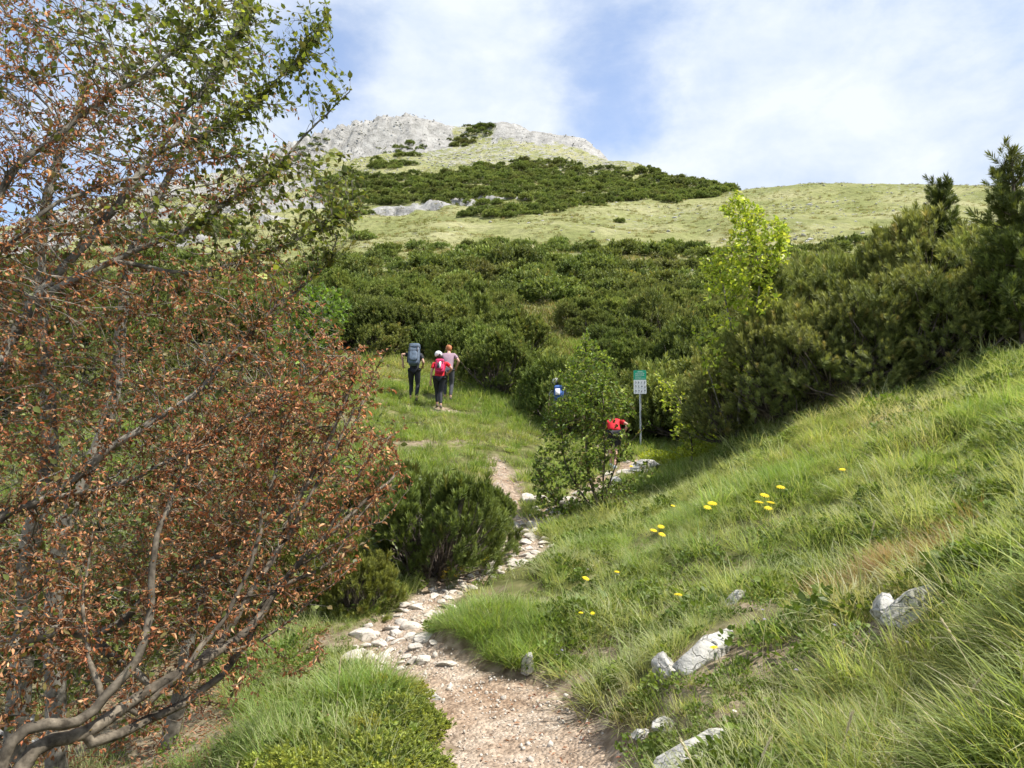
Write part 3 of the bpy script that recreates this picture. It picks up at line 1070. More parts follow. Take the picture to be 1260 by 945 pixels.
def pine_meshes(seed, lod, width, height, shoot, dens, lobes=7, upright=0.55, brown=0.0, open_=0.0, spire=0.0, rag=1.0):
    """a many-stemmed dome of upswept branches; returns (foliage mesh, branch mesh)"""
    g = np.random.default_rng(seed)
    # lobes: centre, radii
    L = []
    for i in range(lobes):
        a = i * 2.4 + g.uniform(-.5, .5)
        rr = 0.0 if i == 0 else width * 0.5 * g.uniform(0.30, 0.72)
        rad = width * g.uniform(0.17, 0.27) * (1.25 if i == 0 else 1)
        top = height * (1 - (rr / (width * 0.62)) ** 2 * 0.75) * g.uniform(0.82, 1.05)
        L.append((rr * math.cos(a), rr * math.sin(a), top, rad))
    P, D = [], []
    for (cx, cy, top, rad) in L:
        rz = top * 0.62
        cz = top - rz
        area = 2 * math.pi * ((rad * rad + 2 * rad * rz) / 3) * 1.6
        n = max(8, int(area * dens))
        d = g.normal(size=(n, 3)); d /= np.linalg.norm(d, axis=1, keepdims=True)
        d[:, 2] = np.where(d[:, 2] < -0.55, -d[:, 2], d[:, 2])
        depth = 1 - np.abs(g.normal(0, 0.16 + open_, n))
        p = np.array([cx, cy, cz]) + d * np.array([rad, rad, rz]) * depth[:, None]
        keep = p[:, 2] > -0.02
        P.append(p[keep]); D.append(d[keep])
    P = np.concatenate(P); D = np.concatenate(D)
    # drop shoots deep inside another lobe
    inside = np.zeros(len(P), bool)
    for (cx, cy, top, rad) in L:
        rz = top * 0.62
        q = ((P - np.array([cx, cy, top - rz])) / np.array([rad, rad, rz]))
        inside |= (q ** 2).sum(1) < 0.45
    sel = ~inside | (g.uniform(0, 1, len(P)) < 0.08)
    P, D = P[sel], D[sel]
    nz = vnoise(P[:, 0] * 3.2 / max(width, .5) * 2 + seed, P[:, 1] * 3.2 / max(width, .5) * 2 + P[:, 2] * 2.0, 3)
    P = P + D * nz[:, None] * 0.35 * width * 0.25 * rag
    hole = fbm(P[:, 0] * 6 / max(width, .5) + seed * 3, P[:, 1] * 6 / max(width, .5) + P[:, 2] * 4, 2, 19) < -0.30 * (2 - min(rag, 1.6))
    P, D = P[~hole], D[~hole]
    n = len(P)
    dirs = D * (1 - upright) + np.array([0, 0, upright]) + g.normal(0, 0.22, (n, 3))
    dirs[:, 2] = np.abs(dirs[:, 2]) * 0.9 + 0.1
    S = shoot * np.exp(g.normal(0, 0.22, n))
    if spire > 0:
        top = P[:, 2] > np.quantile(P[:, 2], 0.93)
        S = np.where(top, S * 1.4, S)
    B = basis(dirs, roll=g.uniform(0, 6.28, n))
    VV, FF, CC = [], [], []
    off = 0
    for k_ in range(3):
        tv, tf, hgt = SHOOTS[lod][k_]
        s = np.arange(n) % 3 == k_
        m_ = s.sum()
        v, f = stamp(tv, tf, B[s], P[s] - B[s][:, :, 2] * S[s][:, None] * 0.35, S[s])
        tone = g.uniform(0.72, 1.28, m_)[:, None, None] * np.ones((1, len(tv), 3))
        tip = (hgt ** 3)[None, :, None]
        tone = tone * (1 + tip * np.array([0.55, 0.42, 0.25]))
        br = g.uniform(0, 1, m_) < brown
        tone = np.where(br[:, None, None], tone * np.array([1.35, 1.08, 1.2]), tone)
        VV.append(v); FF.append(f + off); CC.append(tone.reshape(-1, 3))
        off += len(v)
    fol = np.concatenate(VV), np.concatenate(FF), np.concatenate(CC)
    # branches to a sample of the shoots, and candles
    paths = []
    nb = {0: 170, 1: 60, 2: 14}[lod]
    pick = g.choice(n, min(nb, n), replace=False)
    for i in pick:
        e = P[i]
        s0 = np.array([e[0] * 0.10, e[1] * 0.10, 0.0]) + np.append(g.normal(0, .06 * width, 2), -0.03)
        m1 = s0 * 0.55 + e * 0.45 + np.array([0, 0, -0.14 * e[2]]) + g.normal(0, 0.03 * width, 3)
        t_ = np.linspace(0, 1, 6)[:, None]
        q = (1 - t_) ** 2 * s0 + 2 * t_ * (1 - t_) * m1 + t_ ** 2 * e
        q[1:-1] += g.normal(0, 0.012 * width, (4, 3))
        paths.append((q, np.linspace(0.022, 0.005, 6) * (width / 2.2)))
    bv, bf = tubes(paths, 4 if lod else 5)
    return fol, (bv, bf)


def pine_kind(name, seed, lod, mat, split=False, **kw):
    (fv, ff, fc), (bv, bf) = pine_meshes(seed, lod, **kw)
    if split:
        return (mesh_np(name + '_foliage', fv, ff, mat, fc), mesh_np(name + '_branches', bv, bf, M_pbark, np.ones((len(bv), 3)), smooth=True))
    nf = len(ff)
    V = np.concatenate([fv, bv]); c = np.concatenate([fc, np.ones((len(bv), 3))])
    F_ = np.concatenate([ff, bf + len(fv)])
    mi = np.concatenate([np.zeros(nf, np.int32), np.ones(len(bf), np.int32)])
    return mesh_np(name, V, F_, [mat, M_pbark], c, matidx=mi)


near_kinds = [pine_kind('near_pine', 100 + i, 0, M_needle_b, True, width=2.3, height=h, shoot=0.135, dens=165, lobes=14, upright=0.45, brown=0.04, open_=0.09, spire=1, rag=1.8)
              for i, h in enumerate((1.7, 2.0, 1.55, 1.85))]
mid_kinds = [pine_kind('mid_pine', 120 + i, 1, M_needle, False, width=2.6, height=h, shoot=0.165, dens=125, lobes=12, upright=0.6, brown=0.03, spire=1, rag=1.7, open_=.04)
             for i, h in enumerate((1.55, 1.8, 1.35, 1.65, 1.5))]
M_needle_m = foliage_mat('light_pine_needles', (0.125, 0.160, 0.044), (0.165, 0.190, 0.058), trans=0.28, rough=0.75, obj_var=0.2, noise_scale=0.6)
mid_kinds += [pine_kind('light_pine', 128 + i, 1, M_needle_m, False, width=2.5, height=h, shoot=0.17, dens=110, lobes=11, upright=0.6, brown=0.06, spire=1, rag=2.2, open_=.06)
              for i, h in enumerate((1.3, 1.6))]
far_kinds = [pine_kind('far_pine', 140 + i, 2, M_needle, False, width=3.6, height=h, shoot=0.27, dens=42, lobes=13, upright=0.6, brown=0.03, rag=1.6)
             for i, h in enumerate((1.35, 1.6, 1.2, 1.5))]
far_kinds += [pine_kind('light_far_pine', 148, 2, M_needle_m, False, width=3.4, height=1.2, shoot=0.27, dens=42, lobes=12, upright=0.6, brown=0.05, rag=2.2)]
dark_pair = pine_kind('dark_pine', 161, 0, M_needle, True, width=2.0, height=1.5, shoot=0.14, dens=170, lobes=15, upright=0.65, brown=0.02, spire=1, rag=2.9, open_=.05)
yel_pair = pine_kind('yellow_pine', 163, 0, M_needle_y, True, width=1.6, height=1.0, shoot=0.13, dens=150, lobes=11, upright=0.6, brown=0.04, rag=2.0, open_=.05)

pine_src = {}


def pine_near(pair, px, r, s, label, rz=None, sz=1.0, group=None):
    key = id(pair)
    if key not in pine_src:
        e = empty('mugo_pine', (0, 0, 0))
        link('foliage', pair[0], e)
        link('branches', pair[1], e)
        pine_src[key] = e
    else:
        e = copy_tree(pine_src[key])
    p = on_ground(px, r)
    e.location = (p.x, p.y, p.z - 0.05)
    e.scale = (s, s, s * sz)
    e.rotation_euler = (0, 0, rz if rz is not None else random.uniform(0, 6.28))
    for k_ in ('label', 'category', 'group'):
        if k_ in e: del e[k_]
    tag(e, label, 'pine', group)
    PINES_XY.append((p.x, p.y, s * 1.0))
    return e


# big pines on the right bank, one by one: (px of the base, distance, size, z stretch, kind)
RIGHT = [
    (912, 14.4, 1.10, 1.05, 0, 'olive green mugo pine at the left end of the right hand thicket'),
    (965, 13.4, 1.10, 1.15, 1, 'mugo pine of the right hand thicket directly right of its left end'),
    (1030, 13.0, 1.10, 1.05, 2, 'bushy mugo pine at the front of the right hand thicket above the flowers'),
    (1095, 13.0, 1.15, 1.05, 3, 'front mugo pine of the right hand thicket with light new candles'),
    (1160, 13.2, 1.15, 1.05, 0, 'mugo pine with bare grey lower branches near the right photo edge'),
    (1225, 13.4, 1.15, 1.0, 1, 'low mugo pine at the top of the grass bank by the right photo edge'),
    (1285, 13.2, 1.15, 1.0, 3, 'mugo pine cut by the right photo edge'),
    (940, 16.6, 1.35, 1.1, 2, 'second row mugo pine behind the light green young tree'),
    (1010, 16.0, 1.45, 1.2, 3, 'second row mugo pine in the middle of the right hand thicket'),
    (1085, 15.8, 1.45, 1.15, 0, 'second row mugo pine with brownish shoots in the right hand thicket'),
    (1150, 15.6, 1.45, 1.15, 1, 'second row mugo pine below the lone leader shoot'),
    (1215, 15.4, 1.2, 1.05, 2, 'dense second row mugo pine left of the tall pine at the right edge'),
    (1270, 15.2, 1.3, 1.1, 0, 'dense mugo pine under the tall pine at the right edge'),
    (1120, 18.6, 1.35, 1.15, 2, 'rear mugo pine on the upper left of the right hand thicket'),
    (1185, 18.2, 1.3, 1.1, 3, 'rear mugo pine on the upper right of the right hand thicket'),
    (1330, 14.5, 1.3, 1.0, 2, 'mugo pine just beyond the right photo edge'),
    (975, 18.8, 1.5, 1.2, 1, 'rear mugo pine behind the light green young tree'),
    (1045, 19.0, 1.5, 1.2, 0, 'rear mugo pine in the middle of the right hand thicket'),
]
for i, (px, r, s, sz, kd, lab) in enumerate(RIGHT):
    pine_near(near_kinds[kd], px, r, s * 0.88, lab, sz=sz * 0.92)

# the dark pine left of the trail and the yellowish ones beside it
pine_near(dark_pair, 535, 9.1, 0.80, 'dark green mugo pine left of the trail above the yellow spurge', rz=0.6, sz=1.05)
pine_near(dark_pair, 468, 10.3, 0.84, 'dark mugo pine left of and behind the one beside the trail', rz=2.6, sz=1.0)
pine_near(dark_pair, 585, 10.3, 0.60, 'small dark mugo pine at the trail edge touching the bigger one', rz=4.6, sz=1.1)
pine_near(yel_pair, 440, 8.1, 0.62, 'yellowish low mugo pine between the dead beech twigs and the trail', rz=1.0)
pine_near(yel_pair, 395, 9.0, 0.85, 'yellowish mugo pine half hidden behind reddish beech twigs', rz=3.0)
pine_near(yel_pair, 330, 10.5, 1.0, 'yellow green mugo pine seen through the middle of the beech', rz=5.0)

# tall upright pines at the right edge


def upright_pine(px, r, h, width, label, seed, mat, base_drop=0.0, shoot=0.17):
    g = np.random.default_rng(seed)
    P, D, paths = [], [], []
    p0 = on_ground(px, r)
    lean = np.array([g.normal(0, .06), g.normal(0, .06)])
    zz = np.linspace(0, h, 14)
    tr = np.stack([lean[0] * zz + np.sin(zz * 1.7) * .03, lean[1] * zz, zz], 1)
    paths.append((tr, np.linspace(0.05 * h / 2.5, 0.012, 14)))
    lev = h * 0.10
    while lev < h * 0.95:
        f_ = lev / h
        c = np.array([np.interp(lev, zz, tr[:, j]) for j in range(3)])
        nb = g.integers(4, 7)
        a0 = g.uniform(0, 6.28)
        for j in range(nb):
            a = a0 + j * 6.28 / nb + g.normal(0, .25)
            ln = width * 0.5 * (1 - f_) ** 0.8 * g.uniform(.65, 1.15) + 0.07
            e = c + np.array([math.cos(a) * ln, math.sin(a) * ln, ln * 0.55])
            m1 = c + np.array([math.cos(a) * ln * .6, math.sin(a) * ln * .6, ln * 0.12])
            t_ = np.linspace(0, 1, 6)[:, None]
            q = (1 - t_) ** 2 * c + 2 * t_ * (1 - t_) * m1 + t_ ** 2 * e
            paths.append((q, np.linspace(.014, .004, 6)))
            k_ = max(2, int(ln / 0.055))
            for u in np.linspace(0.25, 1, k_):
                i_ = min(4, int(u * 5))
                pos = q[i_] * (1 - (u * 5 - i_)) + q[i_ + 1 if i_ < 5 else 5] * (u * 5 - i_)
                for _ in range(3 if u < .95 else 4):
                    off = g.normal(0, .05, 3)
                    P.append(pos + off)
                    D.append(np.array([math.cos(a) * .5, math.sin(a) * .5, .75]) + g.normal(0, .33, 3))
        lev += g.uniform(.16, .26)
    for _ in range(6):
        P.append(tr[-1] + np.array([0, 0, g.uniform(-.15, .02)])); D.append(np.array([0, 0, 1.]) + g.normal(0, .25, 3))
    P = np.array(P); D = np.array(D)
    n = len(P)
    S = shoot * np.exp(g.normal(0, .2, n))
    B = basis(D, roll=g.uniform(0, 6.28, n))
    tv, tf, hgt = SHOOTS[0][0]
    v, f = stamp(tv, tf, B, P - B[:, :, 2] * .05, S)
    tone = g.uniform(.7, 1.25, n)[:, None, None] * (1 + (hgt ** 3)[None, :, None] * np.array([.5, .4, .2]))
    e = empty('mugo_pine', (p0.x, p0.y, p0.z - 0.03 - base_drop))
    link('foliage', mesh_np('upright_foliage', v, f, mat, tone.reshape(-1, 3)), e)
    bv, bf = tubes(paths, 6)
    link('trunk', mesh_np('upright_trunk', bv, bf, M_pbark, smooth=True), e)
    tag(e, label, 'pine')


upright_pine(1264, 12.4, 2.7, 1.1, 'tall upright pine at the right photo edge standing against the sky', 5, M_needle)
upright_pine(1172, 15.0, 3.1, .6, 'slender pine with a lone leader shoot rising above the right hand thicket', 6, M_needle)
upright_pine(962, 13.6, 2.6, .8, 'dark narrow pine leader beside the light green young tree', 9, M_needle)

# ---- the band of pines below the meadow, patch outlines given as pixels of their ground
LOWER = [(-200, 365), (100, 356), (330, 350), (385, 326), (470, 312), (560, 303), (640, 300), (700, 299), (780, 304), (870, 312), (900, 312), (985, 310), (1010, 300), (1110, 300), (1180, 320), (1250, 335),
         (1250, 480), (1000, 500), (880, 548), (800, 536), (735, 540), (660, 520), (612, 500), (590, 470), (560, 462), (505, 443), (470, 440), (440, 425), (395, 428), (330, 470), (200, 500), (-200, 520)]
GAPS = [[(628, 396), (660, 388), (700, 396), (740, 424), (740, 446), (690, 450), (640, 430)],
        [(880, 372), (960, 374), (960, 380), (890, 382)]]
OUT = [[(480, 440), (600, 470), (640, 520), (560, 560), (400, 560), (400, 440)]]


def poisson(cands, sep_fn):
    kept = []
    cell = {}
    for (x, y) in cands:
        r = math.hypot(x, y)
        s = sep_fn(x, y, r)
        cs = 2.0
        cx, cy = int(math.floor(x / cs)), int(math.floor(y / cs))
        ok = True
        rng_ = int(s / cs) + 1
        for i in range(cx - rng_, cx + rng_ + 1):
            for j in range(cy - rng_, cy + rng_ + 1):
                for (a, b) in cell.get((i, j), ()):
                    if (a - x) ** 2 + (b - y) ** 2 < s * s:
                        ok = False; break
                if not ok: break
            if not ok: break
        if ok:
            kept.append((x, y))
            cell.setdefault((cx, cy), []).append((x, y))
    return kept


g_ = np.random.default_rng(12)
N = 60000
az = np.radians(g_.uniform(-37, 30, N)); rr = np.exp(g_.uniform(math.log(17), math.log(105), N))
x = np.sin(az) * rr; y = np.cos(az) * rr
z = ground_h(x, y, False)
px, py = project(x, y, z)
ok = inpoly(px, py, LOWER)
for gpoly in GAPS + OUT:
    ok &= ~inpoly(px, py, gpoly)
ok &= ~((px > 830) & (rr < 21))
VIS = [(632, 388), (664, 386), (700, 396), (742, 424), (736, 436), (690, 430), (650, 414)]
for hh_ in (.4, .8, 1.2, 1.6, 2.0):
    qx, qy = project(x, y, z + hh_)
    ok &= ~(inpoly(qx, qy, VIS) | inpoly(qx + 18, qy, VIS) | inpoly(qx - 18, qy, VIS))
ok &= ~((rr < 22.8) & (px > 470) & (px < 640))
ok &= ~((rr < 21.8) & (px >= 640) & (px < 860))
ok &= (fbm(x * 0.05, y * 0.05, 2, 71) > -0.36) | (rr < 40)
ok &= (fbm(x * 0.16, y * 0.16, 3, 72) < 0.27) | (rr < 25)
x, y = x[ok], y[ok]
cand = list(zip(x, y))
kept = poisson(cand, lambda x, y, r: 1.55 if r < 32 else (2.0 if r < 48 else (2.9 if r < 70 else 3.7)))
kept.sort(key=lambda p: math.hypot(*p))
print('pines lower band', len(kept))
n_ind = 0
rest = []
for (x, y) in kept:
    r = math.hypot(x, y)
    if n_ind >= 265:
        rest.append((x, y)); continue
    if r < 46:
        me = mid_kinds[g_.integers(0, len(mid_kinds))]; s = g_.uniform(.75, 1.45)
    else:
        me = far_kinds[g_.integers(0, len(far_kinds))]; s = g_.uniform(.8, 1.5) * (0.85 if r < 60 else 1.0)
    o = link('mugo_pine', me)
    s *= 1 + 0.25 * float(vnoise(np.array([x * .12]), np.array([y * .12]), 5)[0])
    o.location = (x, y, G(x, y) - 0.08)
    o.scale = (s, s, s * g_.uniform(.75, 1.15))
    o.rotation_euler = (0, 0, g_.uniform(0, 6.28))
    near = r < 34
    qx = W0 / 2 + F * x / y
    if r < 27:
        lab = ('dark green mugo pine behind the reddish beech, on the nearest edge of its thicket' if qx < 420 else
               'dark green mugo pine right behind the three hikers' if qx < 580 else
               'dark green mugo pine between the three hikers and the young beech bush' if qx < 690 else
               'dark green mugo pine right behind the young beech bush' if qx < 775 else
               'dark green mugo pine of the shaded wall behind the hiking sign' if qx < 850 else 'dark green mugo pine behind the right hand thicket')
    else:
        band = 'lower' if r < 40 else ('middle' if r < 58 else 'upper')
        lab = 'rounded mugo pine in the %s part of the dark belt, %s' % (band, 'behind the reddish beech' if qx < 400 else
              'straight above the three hikers' if qx < 600 else 'above the young beech bush' if qx < 760 else 'above the hiking sign' if qx < 880 else 'above the right hand thicket')
    tag(o, lab, 'pine', 'mugo pines on the slope below the open meadow')
    PINES_XY.append((x, y, s * (1.1 if r < 46 else 1.5)))
    n_ind += 1

# ---- upper band, patches on the summit: one mass, too many to count
UPPER = [
    [(392, 250), (405, 222), (430, 216), (520, 217), (600, 207), (640, 200), (700, 203), (760, 208), (830, 215), (885, 226), (905, 236), (880, 244), (820, 248), (790, 240), (760, 250), (700, 254), (640, 258), (600, 252), (560, 248), (500, 247), (430, 252)],
    [(563, 262), (590, 257), (640, 257), (652, 264), (620, 270), (570, 270)],
    [(540, 175), (560, 160), (590, 158), (610, 163), (600, 173), (570, 178)],
    [(460, 183), (500, 180), (528, 182), (520, 190), (462, 190)],
    [(455, 200), (495, 199), (500, 205), (455, 207)],
    [(662, 156), (670, 151), (686, 152), (692, 158)],
    [(362, 182), (376, 168), (400, 170), (402, 180), (372, 188)],
    [(400, 262), (420, 258), (450, 262), (440, 268), (402, 268)],
    [(120, 300), (180, 280), (230, 284), (300, 275), (300, 290), (200, 300)],
    [(0, 330), (60, 318), (150, 322), (240, 318), (240, 332), (100, 342), (0, 346)],
]
N = 90000
az = np.radians(g_.uniform(-36, 32, N)); rr = np.exp(g_.uniform(math.log(85), math.log(262), N))
x = np.sin(az) * rr; y = np.cos(az) * rr
z = ground_h(x, y, False)
px, py = project(x, y, z)
jx = px + fbm(x * .12, y * .12, 3, 91) * 26; jy = py + fbm(x * .12, y * .12, 3, 93) * 9
ok = np.zeros(N, bool)
for poly in UPPER:
    ok |= inpoly(jx, jy, poly)
ok &= (fbm(x * 0.09, y * 0.09, 3, 97) > -0.40)
loose = (g_.uniform(0, 1, N) < 0.0012) & (rr > 110) & (np.degrees(az) > -12) & (np.degrees(az) < 12) & (fbm(x * .03, y * .03, 2, 55) > -0.1)
ok |= loose
kept2 = poisson(list(zip(x[ok], y[ok])), lambda x, y, r: 2.3)
allp = np.array(rest + kept2)
print('upper', len(allp))
rA = np.hypot(allp[:, 0], allp[:, 1])
lofk = [pine_kind('slope_pine', 180 + i, 2, M_needle, False, width=3.6, height=h, shoot=0.36, dens=20, lobes=12, upright=0.5, brown=0.0, rag=1.6) for i, h in enumerate((1.0, 1.2, .8))]
sc = g_.uniform(.55, 1.25, len(allp))
scatter('mugo_pine_belt', 'mugo pine belts and patches far up on the slope', 'pine thicket',
        np.stack([allp[:, 0], allp[:, 1], Garr(allp[:, 0], allp[:, 1]) - 0.12], 1), np.stack([np.zeros(len(allp)), np.zeros(len(allp)), g_.uniform(0, 6.28, len(allp))], 1), sc,
        g_.integers(0, 3, len(allp)), lofk)

# far scree: pale stones lying in the upper meadow
N = 60000
az = np.radians(g_.uniform(-36, 36, N)); rr = g_.uniform(60, 262, N)
x = np.sin(az) * rr; y = np.cos(az) * rr
pz = fbm(x * .05, y * .05, 4, 33)
up = sstep(165, 200, rr) * 0.5 + sstep(60, 120, rr) * 0.08 + 0.25 * sstep(0.1, 0.3, fbm(x * .02, y * .06, 3, 35)) * (rr > 85)
ok = (g_.uniform(0, 1, N) < np.clip(up * (0.5 + 1.5 * pz), 0, 1) * (0.5 + 0.5 * (rr > 195)))
x, y = x[ok], y[ok]
n = len(x)
print('scree', n)
scr = [rock_mesh(90 + i, 1, (1, .8, .45), 5, 0.1, M_rock) for i in range(4)]
s = np.exp(g_.normal(math.log(.22), .5, n)).clip(.1, .9)
scatter('scree_stones', 'pale limestone scree scattered over the upper meadow', 'scree', np.stack([x, y, Garr(x, y) + s * .05], 1),
        np.stack([g_.normal(0, .2, n), g_.normal(0, .2, n), g_.uniform(0, 6.28, n)], 1), s, g_.integers(0, 4, n), scr)
# meadow tussocks on the far slope
N = 26000
az = np.radians(g_.uniform(-36, 36, N)); rr = np.exp(g_.uniform(math.log(28), math.log(235), N))
x = np.sin(az) * rr; y = np.cos(az) * rr
tus = [grass_clump(300 + i, 40, .28, .10, .26, .035, segs=2, spread=.8, straw=.25) for i in range(4)]
for t_ in tus:
    t_.materials.clear(); t_.materials.append(M_grass_far)
ok = fbm(x * .2, y * .2, 3, 37) > -0.15
x, y = x[ok], y[ok]; n = len(x)
scatter('meadow_tussocks', 'low tussocks of meadow grass on the open slope', 'grass', np.stack([x, y, Garr(x, y)], 1),
        np.stack([np.zeros(n), np.zeros(n), g_.uniform(0, 6.28, n)], 1), g_.uniform(.7, 1.7, n), g_.integers(0, 4, n), tus)

# ------------------------------------------------------------------ grown woody plants: guides, then twigs towards scattered goals
def resample(P, step):
    P = np.asarray(P, float)
    seg = np.linalg.norm(np.diff(P, axis=0), axis=1)
    s = np.concatenate([[0], np.cumsum(seg)])
    n = max(2, int(s[-1] / step) + 1)
    q = np.linspace(0, s[-1], n)
    return np.stack([np.interp(q, s, P[:, i]) for i in range(P.shape[1])], 1)


def grow(guides, goals, seed, step=0.07, wob=0.012, tip=0.0013, expo=2.55, kcand=14, alignw=0.9, droop=0.0, maxlen=0.9):
    """guides: list of (points (n,3), r0, r1). goals (m,3). Returns pos, parent, radius, depth"""
    g = np.random.default_rng(seed)
    pos, par, dirs, gr = [], [], [], []
    for gi, (P, r0, r1) in enumerate(guides):
        Q = smooth_poly(P, 8)
        Q = resample(Q, step)
        n = len(Q)
        jit = np.cumsum(g.normal(0, wob * 0.5, (n, 3)), 0)
        jit = jit - np.linspace(0, 1, n)[:, None] * jit[-1] * 0.5
        Q = Q + jit * np.minimum(1, np.arange(n) / 3.0)[:, None]
        if gi == 0 or not pos:
            parent = -1
        else:
            A = np.array(pos)
            parent = int(np.argmin(((A - Q[0]) ** 2).sum(1)))
            if ((A[parent] - Q[0]) ** 2).sum() > 0.35 ** 2:
                parent = -1
        rads = np.linspace(r0, r1, n)
        prev = parent
        for i in range(n):
            pos.append(Q[i]); par.append(prev); gr.append(rads[i])
            d = Q[min(i + 1, n - 1)] - Q[max(i - 1, 0)]
            dirs.append(d / (np.linalg.norm(d) + 1e-9))
            prev = len(pos) - 1
    goals = np.asarray(goals)
    left = list(range(len(goals)))
    rnd = 0
    while left and rnd < 14:
        rnd += 1
        kd = kdtree.KDTree(len(pos))
        for i, p in enumerate(pos):
            kd.insert(p, i)
        kd.balance()
        dist = np.array([kd.find(goals[i])[2] for i in left])
        order = np.argsort(dist)
        take = max(60, int(len(left) * 0.28)) if rnd < 13 else len(left)
        sel = [left[j] for j in order[:take]]
        left = [left[j] for j in order[take:]]
        for i in sel:
            q = goals[i]
            best, bs = None, 1e9
            for co, idx, dd in kd.find_n(q, kcand):
                v = q - pos[idx]
                L_ = np.linalg.norm(v)
                if L_ < 1e-4: continue
                ca = float(v @ dirs[idx]) / L_
                sc_ = L_ * (1 + alignw * (1 - ca))
                if sc_ < bs: bs, best = sc_, idx
            if best is None: continue
            v = q - pos[best]; L_ = np.linalg.norm(v)
            if L_ > maxlen * 2.2 or L_ < 0.015: continue
            n = max(1, int(L_ / step + 0.5))
            d0 = dirs[best] * L_ * 0.45
            prev = best
            p0 = pos[best]
            for k_ in range(1, n + 1):
                t_ = k_ / n
                c = p0 * (1 - t_) ** 2 + (p0 + d0) * 2 * t_ * (1 - t_) + q * t_ * t_
                if k_ < n: c = c + g.normal(0, wob, 3)
                d = c - pos[prev]
                pos.append(c); par.append(prev); gr.append(0)
                dirs.append(d / (np.linalg.norm(d) + 1e-9))
                prev = len(pos) - 1
    pos = np.array(pos); par = np.array(par); gr = np.array(gr)
    n = len(pos)
    acc = np.zeros(n); kids = np.zeros(n, int)
    for i in range(n - 1, -1, -1):
        if kids[i] == 0: acc[i] = tip ** expo
        if par[i] >= 0:
            acc[par[i]] += acc[i]; kids[par[i]] += 1
    rad = np.maximum(acc ** (1 / expo), gr)
    # no child thicker than its parent
    for i in range(n):
        if par[i] >= 0 and rad[i] > rad[par[i]]: rad[i] = rad[par[i]]
    return pos, par, rad, kids


def wood_mesh(pos, par, rad, lo=0.0, hi=9.0):
    n = len(pos)
    main = np.full(n, -1)
    best = np.zeros(n)
    for i in range(n):
        p = par[i]
        if p >= 0 and rad[i] > best[p]:
            best[p] = rad[i]; main[p] = i
    paths = []
    for i in range(n):
        if par[i] < 0 or main[par[i]] != i:
            ch = [i]
            j = i
            while main[j] >= 0:
                j = main[j]; ch.append(j)
            if par[i] >= 0:
                rr_ = np.minimum(rad[ch], rad[par[i]] * 0.9)
                ch = [par[i]] + ch
                rr_ = np.concatenate([[rr_[0]], rr_])
            else:
                rr_ = rad[ch]
            if len(ch) > 1:
                rr_ = np.array(rr_, float).copy(); rr_[-1] *= 0.5
                paths.append((pos[ch], rr_))
    return tubes(paths, lambda r: 9 if r > .03 else (6 if r > .009 else 3))


def leaf_template(kind):
    if kind == 'flat':      # oval, folded a little on the midrib
        V = np.array([[0, 0, 0], [.26, .28, .07], [.30, .58, .08], [0, 1, -.05], [-.30, .58, .08], [-.26, .28, .07], [0, .45, 0]], float)
        Fc = np.array([[0, 1, 6, 5], [1, 2, 3, 6], [6, 3, 4, 5]])
    elif kind == 'curl':    # withered, curled on itself
        V = np.array([[0, 0, 0], [.17, .3, .14], [.10, .68, .26], [.03, 1.0, -.02], [-.13, .66, .20], [-.19, .3, .10], [0, .5, -.03]], float)
        Fc = np.array([[0, 1, 6, 5], [1, 2, 3, 6], [6, 3, 4, 5]])
    else:                   # narrow
        V = np.array([[0, 0, 0], [.14, .45, .03], [0, 1, 0], [-.14, .45, .03]], float)
        Fc = np.array([[0, 1, 2, 3]])
    return V, Fc


def leaves_on(P, D, seed, size, kind, colfn, droop=0.2, flat=0.6, back=0.0):
    """leaf at each of P growing roughly along D; returns V, F, C"""
    g = np.random.default_rng(seed)
    n = len(P)
    dirv = D * 0.6 + g.normal(0, 0.5, (n, 3)) + np.array([0, 0, -droop])
    dirv /= np.linalg.norm(dirv, axis=1, keepdims=True)
    up = np.array([0, 0, 1.0]) * flat + g.normal(0, 1 - flat * 0.6, (n, 3))
    x = np.cross(dirv, up); x /= np.maximum(np.linalg.norm(x, axis=1, keepdims=True), 1e-6)
    z = np.cross(x, dirv)
    B = np.stack([x, dirv, z], 2)
    tv, tf = leaf_template(kind)
    S = size * np.exp(g.normal(0, .22, n))
    sc = np.stack([S * g.uniform(.8, 1.15, n), S, S * g.uniform(.5, 1.6, n)], 1)
    v, f = stamp(tv, tf, B, P, sc)
    c = colfn(n, g, P)
    return v, f, np.repeat(c, len(tv), 0)


def twig_points(pos, par, rad, g, thr, per):
    idx = np.nonzero((rad < thr) & (par >= 0))[0]
    idx = np.repeat(idx, per)
    t_ = g.uniform(0, 1, len(idx))[:, None]
    a = pos[idx]; b = pos[par[idx]]
    P = a * t_ + b * (1 - t_)
    D = a - b
    D /= np.maximum(np.linalg.norm(D, axis=1, keepdims=True), 1e-6)
    return P, D


M_leaf = foliage_mat('beech_leaf', (1, 1, 1), (1, 1, 1), trans=0.40, rough=0.45, obj_var=0.0, tcol=(1.25, 1.25, 0.7))
M_leaf_dry = foliage_mat('withered_beech_leaf', (1, 1, 1), (1, 1, 1), trans=0.30, rough=0.6, obj_var=0.0, tcol=(1.3, 0.95, 0.7))
M_bark = bark_mat('beech_bark', (0.26, 0.235, 0.19), (0.085, 0.075, 0.058), 18)
M_bark_red = bark_mat('dry_beech_bark', (0.185, 0.155, 0.115), (0.06, 0.048, 0.034), 26)


